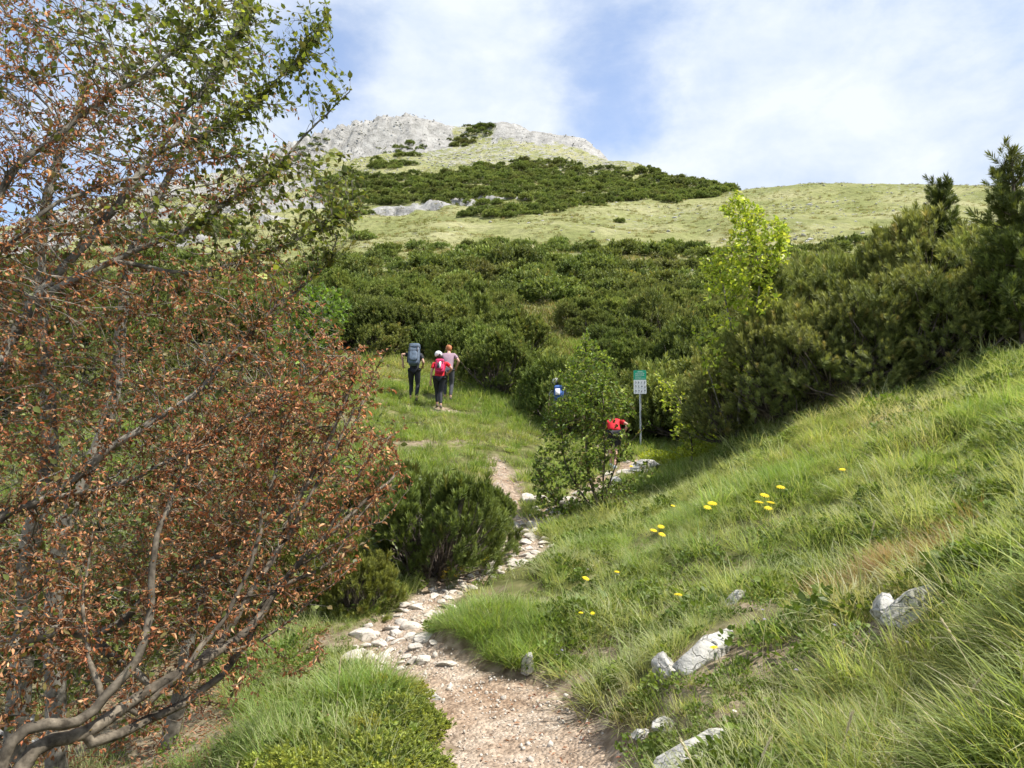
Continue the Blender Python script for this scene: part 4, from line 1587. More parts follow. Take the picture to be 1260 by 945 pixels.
def woody(name, label, cat, base, guides, goals, seed, wood, leafsets, step=0.07, thr=0.004, label_parts=False, **kw):
    """Empty at the base > trunk (all wood), crown (leaves)"""
    pos, par, rad, kids = grow(guides, goals, seed, step=step, **kw)
    e = empty(name, base)
    off = np.array(base)
    v, f = wood_mesh(pos - off, par, rad)
    link('trunk', mesh_np(name + '_trunk', v, f, wood, smooth=True), e)
    g = np.random.default_rng(seed + 1)
    byM = {}
    print(name, seed, 'nodes', len(pos), 'thin', int((rad < thr).sum()))
    for (matl, kind, size, per, colfn, maskfn, droop, flat) in leafsets:
        P, D = twig_points(pos, par, rad, g, thr, per)
        if maskfn is not None:
            k_ = maskfn(P, g)
            P, D = P[k_], D[k_]
        if not len(P): continue
        v, f, c = leaves_on(P - off, D, int(g.integers(1e6)), size, kind, colfn, droop, flat)
        L_ = byM.setdefault(matl.name, [matl, [], [], [], 0])
        L_[1].append(v); L_[2].append(f + L_[4]); L_[3].append(c); L_[4] += len(v)
    for nm, (matl, vs, fs, cs, _) in byM.items():
        pn = 'withered_leaves' if 'wither' in nm else 'leaves'
        m_ = mesh_np(name + '_' + pn, np.concatenate(vs), np.concatenate(fs), matl, np.concatenate(cs))
        link(pn, m_, e)
    tag(e, label, cat)
    return e


def col_mix(*cols, jit=0.22):
    cols = np.array(cols, float)

    def fn(n, g, P):
        c = cols[g.integers(0, len(cols), n)]
        return c * np.exp(g.normal(0, jit, (n, 1)))
    return fn


def goals_poly(poly, n, r0, r1, g, rfun=None):
    xs = [p[0] for p in poly]; ys = [p[1] for p in poly]
    out_ = []
    while len(out_) < n:
        m_ = n * 3
        px = g.uniform(min(xs), max(xs), m_); py = g.uniform(min(ys), max(ys), m_)
        k_ = inpoly(px, py, poly)
        for a, b in zip(px[k_], py[k_]):
            r = g.uniform(r0, r1) if rfun is None else rfun(a, b, g)
            out_.append(P3(a, b, r))
            if len(out_) >= n: break
    return np.array(out_)


BROWN = col_mix((.43, .195, .085), (.33, .145, .065), (.48, .24, .11), (.24, .12, .06), (.43, .16, .075), (.38, .22, .09), (.28, .20, .07), (.18, .10, .055))
BROWNL = col_mix((.56, .30, .15), (.49, .22, .10), (.58, .37, .20), (.41, .18, .09))
GREEN = col_mix((.115, .145, .032), (.14, .18, .035), (.09, .115, .03), (.19, .21, .045), (.16, .15, .05))
GREENL = col_mix((.26, .30, .04), (.20, .25, .04), (.32, .35, .055))
DULL = col_mix((.12, .135, .035), (.17, .14, .05), (.10, .12, .03))

g_ = np.random.default_rng(21)
# --- the withered beech that fills the left: limbs as (pixel, pixel, distance)


def PL(*pts):
    return np.array([P3(a, b, r) for a, b, r in pts])


base_px = (-150, 930, 4.3)
bp_ = P3(*base_px)
bp_[2] = G(bp_[0], bp_[1])
root = bp_
guides = [
    (np.vstack([[root], PL((-110, 860, 4.25), (-60, 808, 4.2), (-5, 792, 4.2), (26, 790, 4.2), (60, 778, 4.2), (105, 779, 4.15), (136, 800, 4.1), (168, 824, 4.05), (196, 848, 4.0))]), .075, .016),
    (PL((-110, 860, 4.25), (-60, 760, 4.3), (0, 645, 4.4), (55, 614, 4.4), (115, 566, 4.4), (150, 538, 4.4), (238, 483, 4.5), (320, 400, 4.6), (400, 330, 4.7)), .032, .006),
    (PL((105, 779, 4.15), (147, 771, 4.2), (170, 750, 4.2), (188, 729, 4.2), (228, 710, 4.25), (262, 690, 4.3), (330, 640, 4.4), (400, 560, 4.5)), .022, .006),
    (PL((-60, 760, 4.3), (-40, 600, 4.4), (-10, 470, 4.5), (40, 370, 4.6), (110, 290, 4.7), (190, 190, 4.8), (260, 90, 4.9), (300, 10, 5.0)), .035, .006),
    (PL((-40, 600, 4.4), (-60, 400, 4.3), (-10, 230, 4.2), (70, 160, 4.2), (160, 90, 4.2), (250, 20, 4.3)), .028, .005),
    (PL((40, 370, 4.6), (140, 322, 4.7), (237, 280, 4.8), (330, 215, 4.9), (395, 150, 5.0), (430, 118, 5.0)), .020, .004),
    (PL((190, 190, 4.8), (290, 140, 4.9), (370, 70, 5.0), (405, 20, 5.0)), .012, .003),
    (PL((-60, 400, 4.3), (-20, 330, 4.2), (60, 250, 4.3), (160, 215, 4.4), (280, 190, 4.5)), .014, .003),
    (PL((55, 614, 4.4), (140, 600, 4.3), (230, 560, 4.3), (330, 500, 4.4), (430, 440, 4.5)), .014, .003),
    (PL((140, 322, 4.7), (250, 330, 4.8), (340, 300, 4.9), (430, 262, 5.0)), .012, .003),
]
R_up = [(0, 0), (300, 0), (330, 60), (300, 140), (250, 210), (250, 300), (150, 330), (60, 400), (0, 420)]
R_mid = [(0, 370), (80, 360), (200, 330), (330, 300), (420, 400), (430, 470), (400, 560), (330, 640), (240, 700), (150, 720), (0, 740)]
R_gr1 = [(270, 0), (405, 0), (412, 60), (430, 120), (380, 130), (330, 160), (350, 200), (250, 250), (230, 180), (290, 110)]
R_gr2 = [(250, 230), (340, 190), (440, 185), (452, 235), (440, 300), (390, 335), (300, 330), (240, 300)]
goals = np.concatenate([
    goals_poly([(-120, -60), (300, -60), (330, 60), (300, 140), (250, 210), (250, 300), (150, 330), (60, 400), (-120, 420)], 3700, 3.9, 5.6, g_),
    goals_poly([(-120, 370)] + R_mid[1:-1] + [(-120, 740)], 4600, 3.9, 5.6, g_),
    goals_poly(R_gr1, 620, 4.6, 5.3, g_), goals_poly(R_gr2, 650, 4.5, 5.3, g_),
    goals_poly([(-60, 640), (200, 680), (260, 760), (150, 850), (-60, 900)], 520, 3.8, 4.6, g_),
])


def in_px(P, polys):
    px, py = project(P[:, 0], P[:, 1], P[:, 2])
    k_ = np.zeros(len(P), bool)
    for q in polys: k_ |= inpoly(px, py, q)
    return k_


def m_green(P, g):
    px, py = project(P[:, 0], P[:, 1], P[:, 2])
    nz = fbm(P[:, 0] * 2.2, P[:, 2] * 2.2, 3, 13)
    score = (px - 215) / 110 - np.maximum(py - 300, 0) / 45 + nz * 2.2 + np.where(py < 90, 0.7, 0)
    return (g.uniform(0, 1, len(P)) < np.clip(1.0 + 2.4 * vnoise(P[:, 0] * 8 + P[:, 1] * 6, P[:, 2] * 9, 6), .15, 1)) & (score > g.uniform(-0.3, 0.9, len(P)))


def m_brown(P, g):
    px, py = project(P[:, 0], P[:, 1], P[:, 2])
    nz = fbm(P[:, 0] * 2.2, P[:, 2] * 2.2, 3, 13)
    score = (px - 215) / 110 - np.maximum(py - 300, 0) / 45 + nz * 2.2 + np.where(py < 90, 0.7, 0)
    dens_ = np.where(py < 330, 0.75, 1.0) * np.clip(1.0 + 2.6 * (vnoise(P[:, 0] * 9 + P[:, 1] * 6, P[:, 2] * 10, 5)), .12, 1)
    return (score < g.uniform(-0.3, 0.9, len(P))) & (g.uniform(0, 1, len(P)) < dens_)


woody('beech_tree', 'large withered beech with reddish brown leaves and a green top, filling the left side', 'tree', root, guides, goals, 31, M_bark,
      [(M_leaf, 'flat', .036, 2, GREEN, m_green, .15, .75), (M_leaf, 'flat', .042, 1, GREENL, lambda P, g: m_green(P, g) & (g.uniform(0, 1, len(P)) < .22), .1, .7),
       (M_leaf_dry, 'curl', .023, 3, BROWN, m_brown, .45, .2), (M_leaf_dry, 'curl', .023, 1, BROWNL, lambda P, g: m_brown(P, g) & (g.uniform(0, 1, len(P)) < .6), .5, .1),
       (M_leaf, 'flat', .034, 1, DULL, lambda P, g: m_brown(P, g) & (g.uniform(0, 1, len(P)) < .45), .3, .4)],
      step=0.07, thr=.0045)

# --- the low fan-shaped beech, its stems rising from lower left to the trail
b2 = P3(-30, 1010, 3.5); b2[2] = G(b2[0], b2[1])
guides = [
    (np.vstack([[b2], PL((0, 930, 3.5), (86, 894, 3.55), (126, 862, 3.6), (157, 823, 3.6), (180, 763, 3.65), (183, 700, 3.7), (200, 640, 3.8), (232, 560, 3.9))]), .034, .008),
    (np.vstack([[b2], PL((40, 960, 3.5), (112, 915, 3.6), (168, 878, 3.7), (215, 846, 3.75), (277, 803, 3.8), (314, 768, 3.9), (360, 700, 4.0), (410, 650, 4.1), (480, 585, 4.3))]), .040, .007),
    (PL((215, 846, 3.75), (251, 805, 3.8), (272, 782, 3.85), (300, 735, 3.9), (345, 660, 4.0), (390, 580, 4.1), (430, 500, 4.2)), .018, .005),
    (PL((112, 915, 3.6), (180, 885, 3.75), (240, 850, 3.9), (290, 800, 4.0), (330, 730, 4.1), (400, 690, 4.2), (455, 620, 4.3)), .022, .005),
    (PL((168, 878, 3.7), (230, 820, 3.7), (280, 760, 3.75), (310, 690, 3.8), (330, 600, 3.9), (345, 520, 4.0)), .014, .004),
    (PL((277, 803, 3.8), (330, 780, 3.85), (380, 735, 3.9), (430, 700, 4.0)), .009, .003),
    (PL((330, 730, 4.1), (400, 660, 4.2), (450, 570, 4.3), (500, 520, 4.4)), .007, .002),
    (PL((360, 700, 4.0), (430, 660, 4.1), (470, 640, 4.1), (500, 600, 4.2)), .006, .002),
    (PL((390, 580, 4.1), (430, 520, 4.2), (462, 450, 4.3), (478, 425, 4.3)), .005, .002),
    (PL((300, 735, 3.9), (370, 720, 4.0), (440, 690, 4.05)), .006, .002),
    (PL((345, 660, 4.0), (400, 560, 4.1), (430, 480, 4.2), (438, 440, 4.2)), .006, .002),
    (PL((126, 862, 3.6), (110, 800, 3.7), (100, 740, 3.8), (110, 670, 3.9)), .014, .004),
]
R_fan = [(180, 560), (300, 470), (400, 430), (450, 420), (470, 470), (455, 520), (490, 545), (495, 600), (450, 640), (430, 700), (370, 740), (300, 790), (230, 800), (170, 740)]
goals = np.concatenate([goals_poly(R_fan, 2700, 3.75, 4.8, g_), goals_poly([(400, 430), (480, 425), (505, 520), (510, 600), (470, 660), (430, 700), (400, 640)], 130, 4.1, 4.6, g_), goals_poly([(60, 640), (200, 600), (220, 760), (120, 840), (60, 780)], 180, 3.6, 4.3, g_), goals_poly([(40, 760), (220, 740), (330, 790), (250, 850), (120, 900), (60, 900)], 160, 3.6, 4.1, g_), goals_poly([(-40, 700), (300, 740), (420, 800), (330, 850), (200, 920), (-40, 960)], 520, 3.5, 4.5, g_)])
woody('beech_bush', 'fan shaped dying beech bush with rusty leaves leaning toward the trail', 'bush', b2, guides, goals, 33, M_bark_red,
      [(M_leaf_dry, 'curl', .023, 3, BROWN, lambda P, g: g.uniform(0, 1, len(P)) < np.clip(.85 + 2.8 * vnoise(P[:, 0] * 10 + P[:, 1] * 6, P[:, 2] * 11, 5), .08, 1), .4, .2), (M_leaf_dry, 'curl', .024, 1, BROWNL, lambda P, g: g.uniform(0, 1, len(P)) < .75, .4, .1),
       (M_leaf, 'flat', .03, 1, DULL, lambda P, g: g.uniform(0, 1, len(P)) < .25, .2, .4)],
      step=0.06, thr=.0042)

# --- grey trunks standing behind
for (pts, r0, r1, lab, sd_, gp) in (
    ([(26, 815, 5.6), (32, 697, 5.6), (42, 640, 5.6), (60, 560, 5.7), (50, 440, 5.8), (47, 313, 5.9), (70, 200, 6.0), (110, 90, 6.1)], .075, .02, 'pale grey beech standing leftmost behind the withered branches', 41,
     [(-80, 0), (200, 0), (230, 150), (160, 380), (120, 560), (-80, 560)]),
    ([(75, 860, 6.4), (68, 760, 6.4), (80, 640, 6.4), (130, 520, 6.5), (152, 381, 6.6), (161, 322, 6.6), (186, 258, 6.7), (230, 180, 6.8), (270, 90, 6.9)], .075, .015, 'slender bent grey beech right of the leftmost trunk', 43,
     [(100, 60), (330, 40), (400, 240), (330, 420), (200, 520), (90, 500)]),
    ([(205, 880, 6.0), (228, 820, 5.9), (236, 775, 5.9), (262, 700, 6.0), (300, 610, 6.1), (330, 520, 6.2)], .06, .012, 'short grey mottled beech stem behind the fan shaped bush', 45,
     [(170, 430), (400, 400), (430, 560), (330, 700), (190, 700)])):
    q = PL(*pts)
    q[0, 2] = G(q[0, 0], q[0, 1]) - .05
    gl = goals_poly(gp, 800, pts[0][2] - .5, pts[0][2] + 1.0, g_)
    woody('beech_tree', lab, 'tree', q[0], [(q, r0, r1)], gl, sd_, M_bark,
          [(M_leaf_dry, 'curl', .042, 2, BROWN, lambda P, g: g.uniform(0, 1, len(P)) < .55, .4, .2), (M_leaf, 'flat', .045, 1, DULL, lambda P, g: g.uniform(0, 1, len(P)) < .9, .2, .6)],
          step=0.12, thr=.0055, tip=.002, maxlen=1.4)

# --- young beech bush in the middle, between the two trails
b3 = on_ground(738, 12.6)
b3 = np.array(b3)
guides = [
    (np.vstack([[b3], PL((735, 620, 12.6), (722, 560, 12.7), (728, 490, 12.7), (722, 430, 12.8))]), .028, .006),
    (np.vstack([[b3], PL((718, 610, 12.5), (696, 570, 12.4), (690, 520, 12.4))]), .018, .004),
    (np.vstack([[b3], PL((748, 600, 12.6), (765, 560, 12.6), (800, 520, 12.6))]), .018, .004),
    (np.vstack([[b3], PL((742, 600, 12.4), (745, 540, 12.3), (740, 480, 12.3))]), .018, .004),
    (np.vstack([[b3], PL((700, 632, 12.4), (670, 600, 12.3), (662, 580, 12.2))]), .014, .004),
]
goals = np.concatenate([goals_poly([(722, 404), (736, 424), (756, 444), (750, 462), (776, 486), (782, 512), (740, 522), (676, 520), (668, 500), (692, 478), (688, 456), (704, 438)], 760, 12.1, 13.3, g_),
                        goals_poly([(672, 505), (690, 490), (740, 500), (738, 545), (748, 600), (770, 590), (788, 600), (760, 640), (700, 655), (662, 640), (652, 580)], 950, 11.9, 13.1, g_),
                        goals_poly([(728, 524), (778, 524), (780, 566), (728, 566)], 130, 12.0, 13.0, g_), goals_poly([(770, 590), (768, 566), (800, 560), (812, 580), (795, 596)], 24, 12.3, 12.9, g_)])
LG = col_mix((.16, .24, .035), (.22, .30, .045), (.11, .18, .03), (.27, .32, .055), (.13, .15, .05))
LG2 = col_mix((.13, .19, .035), (.17, .23, .04), (.10, .14, .03), (.20, .16, .07))
woody('young_beech', 'young beech bush with light green leaves and bare lower twigs at the trail fork', 'bush', b3, guides, goals, 51, M_bark_red,
      [(M_leaf, 'flat', .052, 5, LG, lambda P, g: (P[:, 2] > b3[2] + 1.55) | (g.uniform(0, 1, len(P)) < .35), .1, .75), (M_leaf, 'flat', .050, 4, LG2, lambda P, g: (P[:, 2] < b3[2] + 1.7) & (g.uniform(0, 1, len(P)) < .75), .1, .6)],
      step=0.12, thr=.0062, tip=.0020, maxlen=1.5)

# --- bright yellow-green young tree in front of the right hand thicket
b4 = np.array(on_ground(905, 13.6))
guides = [
    (np.vstack([[b4], PL((912, 470, 13.2), (925, 400, 13.2), (935, 340, 13.3), (922, 280, 13.3), (908, 240, 13.4))]), .03, .006),
    (PL((912, 440, 13.2), (895, 380, 13.1), (885, 330, 13.1), (875, 300, 13.0)), .015, .004),
    (PL((925, 400, 13.2), (948, 340, 13.3), (965, 290, 13.4)), .014, .004),
    (np.vstack([[b4], PL((885, 500, 13.2), (865, 440, 13.2), (850, 400, 13.2))]), .015, .004),
]
goals = np.concatenate([goals_poly([(885, 255), (905, 232), (925, 250), (950, 262), (975, 280), (972, 318), (945, 345), (965, 372), (920, 400), (900, 370), (862, 350), (860, 318), (895, 300), (905, 280)], 850, 12.7, 13.9, g_),
                        goals_poly([(860, 380), (920, 385), (925, 470), (870, 480)], 80, 12.6, 13.4, g_)])
YG = col_mix((.34, .42, .045), (.42, .48, .06), (.25, .34, .04), (.50, .52, .09))
woody('young_deciduous_tree', 'young tree with bright yellow green leaves standing against the meadow before the thicket', 'tree', b4, guides, goals, 53, M_bark,
      [(M_leaf, 'flat', .070, 4, YG, None, .1, .6)], step=0.12, thr=.0065, tip=.0020, maxlen=1.5)

# --- small yellow-green sapling right of the sign and one near the trunks
b5 = np.array(on_ground(850, 15.2))
guides = [(np.vstack([[b5], PL((848, 540, 15), (838, 500, 14.9), (820, 475, 14.8), (808, 462, 14.8))]), .015, .004), (PL((848, 540, 15), (862, 510, 15), (868, 470, 15)), .012, .004)]
goals = goals_poly([(805, 458), (825, 465), (845, 490), (850, 520), (872, 530), (880, 500), (862, 470), (890, 545), (850, 560), (825, 540), (815, 500)], 190, 14.4, 15.3, g_)
woody('beech_sapling', 'thin sapling with yellow green leaves arching right of the hiking sign', 'bush', b5, guides, goals, 55, M_bark,
      [(M_leaf, 'flat', .062, 3, YG, None, .1, .6)], step=0.12, thr=.008, tip=.0028, maxlen=1.5)
b6 = np.array(on_ground(372, 19.0))
guides = [(np.vstack([[b6], PL((372, 470, 18.6), (378, 420, 18.5), (385, 370, 18.5))]), .04, .008)]
goals = goals_poly([(335, 360), (380, 345), (425, 355), (440, 380), (415, 420), (400, 460), (350, 470), (325, 420)], 360, 17.4, 19.6, g_)
woody('young_beech', 'leafy green beech among the pines left of the hikers', 'bush', b6, guides, goals, 57, M_bark,
      [(M_leaf, 'flat', .10, 3, col_mix((.09, .15, .03), (.12, .20, .03), (.20, .30, .04)), None, .1, .6)], step=0.16, thr=.009, tip=.0035, maxlen=2)
for (pxx, rr_, hh_, lab, sdd) in ((120, 9.5, 2.2, 'pale green leafy bush glimpsed behind the leftmost trunks', 61), (255, 11.0, 2.2, 'pale green bush glimpsed through the middle of the beech', 63), (30, 8.2, 1.6, 'green bush at the left edge behind the grey trunks', 65),
        (180, 8.6, 1.5, 'low green bush between the leftmost trunks and the mottled stem', 67), (320, 9.0, 1.7, 'green bush behind the fan shaped dying beech', 69), (-60, 10.5, 3.0, 'tall green bush beyond the left photo edge', 71), (90, 14, 3.2, 'tall leafy bush farther back behind the trunks', 73), (260, 15, 3.0, 'broad leafy bush farther back in the gap of the beech', 75)):
    bb = np.array(on_ground(pxx, rr_))
    gd = [(np.array([bb, bb + [0.1, 0, hh_ * .5], bb + [0, .1, hh_ * .9]]), .03, .006)]
    gl = bb + np.array([0, 0, hh_ * .55]) + g_.normal(0, 1, (int(330 + 180 * (hh_ > 2.5)), 3)) * np.array([.45 + .2 * hh_, .6, hh_ * .24])
    gl = gl[gl[:, 2] > bb[2] + .1]
    woody('leafy_bush', lab, 'bush', bb, gd, gl, sdd, M_bark, [(M_leaf, 'flat', .06, 3, col_mix((.17, .20, .055), (.12, .15, .04), (.22, .25, .08), (.08, .11, .03), (.20, .15, .07)), None, .1, .6)], step=.14, thr=.009, tip=.003, maxlen=1.8)

# ------------------------------------------------------------------ juniper mats in the lower left
M_jun = foliage_mat('juniper_needles', (0.130, 0.185, 0.045), (0.200, 0.240, 0.050), trans=0.28, rough=0.6, obj_var=0.1, noise_scale=5.0, hue_alt=(0.27, 0.25, 0.04))


def juniper_mesh(seed, rad, hgt, n=430):
    g = np.random.default_rng(seed)
    a = g.uniform(0, 6.28, n); rr = rad * np.sqrt(g.uniform(0, 1, n))
    x = rr * np.cos(a); y = rr * np.sin(a)
    top = hgt * (1 - (rr / rad) ** 2) ** .7 * (1 + 1.6 * fbm(x * 6 + seed, y * 6, 3, 6))
    z = top * g.uniform(.35, 1.05, n)
    P = np.stack([x, y, z], 1)
    tv, tf, hg = shoot_template(16, seed, nl=.34, wid=.13, ang=.8)
    VV, FF, CC = [], [], []
    off = 0
    for k_ in range(5):     # each spray: a leading shoot and side shoots
        D = np.stack([np.cos(a) * .55, np.sin(a) * .55, np.full(n, .6)], 1) + g.normal(0, .42, (n, 3))
        Q = P + g.normal(0, .022, (n, 3))
        S = g.uniform(.045, .095, n)
        B = basis(D, roll=g.uniform(0, 6.28, n))
        v, f = stamp(tv, tf, B, Q, S)
        tone = g.uniform(.65, 1.3, n)[:, None, None] * (1 + (hg ** 2)[None, :, None] * np.array([.7, .5, .1]))
        VV.append(v); FF.append(f + off); CC.append(tone.reshape(-1, 3)); off += len(v)
    paths = []
    for i in g.choice(n, 40, replace=False):
        e = P[i]
        s0 = np.array([e[0] * .15, e[1] * .15, -.01])
        t_ = np.linspace(0, 1, 5)[:, None]
        m_ = s0 * .4 + e * .6 - np.array([0, 0, e[2] * .5])
        paths.append(((1 - t_) ** 2 * s0 + 2 * t_ * (1 - t_) * m_ + t_ ** 2 * e, np.linspace(.008, .002, 5)))
    bv, bf = tubes(paths, 4)
    return mesh_np('juniper_foliage', np.concatenate(VV), np.concatenate(FF), M_jun, np.concatenate(CC)), mesh_np('juniper_branches', bv, bf, M_bark, smooth=True)


jk = [juniper_mesh(400 + i, .42, h) for i, h in enumerate((.15, .19, .13))]
JUN = [(300, 4.15, 1.0, 0, 'lowest juniper mat by the lower photo edge, left of the tall dry grass'), (395, 4.0, 1.1, 1, 'bright green juniper mat at the bottom left of the path'),
       (470, 4.05, 0.9, 2, 'juniper mat nearest to the path at the bottom of the photo'), 
       (490, 4.55, .75, 1, 'small juniper mat on the left path shoulder'),
       (240, 3.95, .95, 2, 'juniper mat at the foot of the dead stems, lower left'), (170, 3.7, .8, 0, 'juniper mat in the lower left corner region beside fallen leaves'), (480, 5.2, .7, 2, 'juniper mat farthest up the left path shoulder'), (345, 3.75, .8, 2, 'juniper mat cut by the bottom photo edge')]
for (px, r, s, kd, lab) in JUN:
    p = on_ground(px, r)
    e = empty('juniper_shrub', (p.x, p.y, p.z - .03), random.uniform(0, 6.28))
    link('foliage', jk[kd][0], e); link('branches', jk[kd][1], e)
    e.scale = (s * .9, s * .9, s * .68)
    tag(e, lab, 'shrub')
# small dark shrubs on the bank and low plants right of the sign
M_herb = foliage_mat('herb_leaf', (0.10, 0.16, 0.03), (0.17, 0.22, 0.04), trans=0.35, rough=0.5, obj_var=0.3, noise_scale=1.2)
M_herb_y = foliage_mat('yellow_herb_leaf', (0.36, 0.40, 0.035), (0.28, 0.34, 0.04), trans=0.4, rough=0.5, obj_var=0.15, noise_scale=1.2)


def herb_mesh(seed, n, rad, size, hgt, mat, kind='flat'):
    g = np.random.default_rng(seed)
    a = g.uniform(0, 6.28, n); rr = rad * np.sqrt(g.uniform(0, 1, n))
    P = np.stack([rr * np.cos(a), rr * np.sin(a), g.uniform(.0, 1, n) * hgt * (1 - (rr / rad) ** 2 * .6)], 1)
    D = np.stack([np.cos(a), np.sin(a), np.full(n, .7)], 1)
    v, f, c = leaves_on(P, D, seed, size, kind, lambda n, g, P: np.ones((n, 3)) * g.uniform(.7, 1.3, (n, 1)), -.2, .7)
    return mesh_np('herb', v, f, mat, c)


for i, (px, r, s, lab) in enumerate(((832, 16.9, 1.0, 'yellow green leafy plant at the foot of the thicket right of the sign'), (872, 15.4, .9, 'yellow green leafy plant in the grass below the sapling'), (858, 17.6, .8, 'yellow green plant farthest back by the sapling'),
                                     (806, 17.9, .7, 'yellow green plant directly right of the sign foot'))):
    p = on_ground(px, r)
    o = link('leafy_plant', herb_mesh(500 + i, 900, .55, .055, .35, M_herb_y))
    o.location = p; o.scale = (s, s, s)
    tag(o, lab, 'plant')

# ------------------------------------------------------------------ grass
long_k = [grass_clump(200 + i, 110, .09, .10, .23, .0036, segs=5, droop=1.6, spread=.8, straw=.08) for i in range(5)]
short_k = [grass_clump(220 + i, 80, .085, .035, .105, .0042, segs=3, droop=1.0, spread=.9, straw=.30) for i in range(5)]
dry_k = [grass_clump(240 + i, 90, .09, .06, .20, .0034, segs=4, droop=1.5, spread=.8, straw=.88) for i in range(3)]
herb_k = [herb_mesh(520 + i, 130, .10, .020, .07, M_herb) for i in range(3)]
broad_k = [herb_mesh(530 + i, 26, .05, .05, .04, M_herb, 'narrow') for i in range(2)]
mid_k = [grass_clump(260 + i, 80, .16, .10, .24, .010, segs=3, droop=.9, spread=.7, straw=.24) for i in range(5)]
brown_k = [grass_clump(280 + i, 110, .10, .14, .26, .0034, segs=4, droop=1.3, spread=.7, straw=1.0) for i in range(2)]
VAR = long_k + short_k + dry_k + herb_k + broad_k
gl, gs, gd, gh, gb = 0, 5, 10, 13, 16

g_ = np.random.default_rng(77)


def fan(n, r0, r1, a0=-38, a1=38):
    r = np.sqrt(g_.uniform(r0 * r0, r1 * r1, n)); a = np.radians(g_.uniform(a0, a1, n))
    return np.sin(a) * r, np.cos(a) * r


def tilt_rot(x, y, n, up=.06):
    e = .15
    gx = (Garr(x + e, y) - Garr(x - e, y)) / (2 * e); gy = (Garr(x, y + e) - Garr(x, y - e)) / (2 * e)
    # lean a little with the slope, random heading
    return np.stack([gy * up + g_.normal(0, .16, n), -gx * up + g_.normal(0, .16, n), np.zeros(n)], 1)


xs, ys = [], []
for (n, r0, r1) in ((9000, 1.5, 6.2), (22000, 6.0, 13.5)):
    a, b = fan(n, r0, r1)
    xs.append(a); ys.append(b)
x = np.concatenate(xs); y = np.concatenate(ys)
td = trail_dist(x, y)
px, py = project(x, y, Garr(x, y))
edge = td + fbm(x * 3, y * 3, 3, 14) * .16 - .04
patch = fbm(x * 1.3, y * 1.3, 3, 15)
longf = fbm(x * .55, y * .55, 3, 16) - .06 + 0.50 * sstep(900, 1060, px) * (1 - sstep(3.2, 4.6, np.hypot(x, y))) + np.where((px > 505) & (px < 670) & (np.hypot(x, y) < 7.2) & (np.hypot(x, y) > 5.4), .5, 0) + np.where((px < 520) & (np.hypot(x, y) < 6.0), .12, 0) - np.where((px < 680) & (np.hypot(x, y) > 7.2), .3, 0) - .14 * sstep(5.0, 6.5, np.hypot(x, y))
thin = sstep(.06, .34, patch) * .85
# bare broken ground between the slab rocks and the trail
for q_, w_ in BARE:
    thin = np.maximum(thin, 1.0 * np.exp(-((x - q_[0]) ** 2 + (y - q_[1]) ** 2) / w_ ** 2))
shade_l = (px < 330 - 18 * (np.hypot(x, y) - 4)) & (np.hypot(x, y) < 10)
keep = (edge > 0.03) & (g_.uniform(0, 1, len(x)) > thin) & free_mask(x, y, .0)
keep &= ~((g_.uniform(0, 1, len(x)) < .93) & shade_l)
x, y, longf, patch, px, edge = x[keep], y[keep], longf[keep], patch[keep], px[keep], edge[keep]
n = len(x)
r = np.hypot(x, y)
u = g_.uniform(0, 1, n)
idx = gs + g_.integers(0, 5, n)
islong = longf + g_.normal(0, .12, n) > .20
idx = np.where(islong, gl + g_.integers(0, 5, n), idx)
idx = np.where(~islong & (u < .20 + .45 * sstep(.05, .3, fbm(x * 1.1, y * 1.1, 3, 66))), gd + g_.integers(0, 3, n), idx)
idx = np.where(~islong & (u > .74), gh + g_.integers(0, 3, n), idx)
idx = np.where((u > .972), gb + g_.integers(0, 2, n), idx)
idx = np.where(islong & (u < .07), gd + g_.integers(0, 3, n), idx)
sca = np.exp(g_.normal(0, .2, n)) * (.62 + .9 * np.clip(.5 + 1.1 * fbm(x * 1.9, y * 1.9, 3, 44), 0, 1)) * np.where(edge < .12, .85, 1.0) * (1 + .25 * sstep(7, 12, r))
rot = tilt_rot(x, y, n)
tl = np.hypot(rot[:, 0], rot[:, 1])
rot[:, 2] = g_.uniform(-3.1, 3.1, n)
spin = g_.integers(0, 5, n)
print('near grass', n)
scatter('grass', 'fine fescue and meadow grass on the bank and beside the trail', 'grass', np.stack([x, y, Garr(x, y) - .005], 1), rot, sca, idx, VAR)

# the brown dry patch on the right bank
c0 = on_ground(1118, base_r(1118, 700))
n = 60
x = c0[0] + g_.normal(0, .20, n); y = c0[1] + g_.normal(0, .16, n)
M_brown = foliage_mat('dead_orange_grass', (0.19, 0.185, 0.045), (0.21, 0.195, 0.05), trans=.35, rough=.6, obj_var=.2)
for b_ in brown_k:
    b_.materials.clear(); b_.materials.append(M_brown)
scatter('dead_grass', 'patch of dead orange brown grass above the white block on the right bank', 'grass', np.stack([x, y, Garr(x, y)], 1), tilt_rot(x, y, n), g_.uniform(.6, 1.0, n), g_.integers(0, 2, n), brown_k)

# mid-distance turf
x, y = fan(17000, 13.0, 34)
td = trail_dist(x, y)
px, py = project(x, y, Garr(x, y))
keep = (td > .02) & (g_.uniform(0, 1, len(x)) > .5 * sstep(.15, .4, fbm(x * .7, y * .7, 3, 18))) & ((y < 27) | (px > 600) & (px < 780))
x, y = x[keep], y[keep]
n = len(x)
rot = tilt_rot(x, y, n); rot[:, 2] = g_.uniform(-3, 3, n)
scatter('meadow_grass', 'green turf of the clearing round the hikers', 'grass', np.stack([x, y, Garr(x, y) - .01], 1), rot, np.exp(g_.normal(-.1, .25, n)) * (1 + .35 * sstep(18, 30, np.hypot(x, y))), g_.integers(0, 5, n), mid_k)

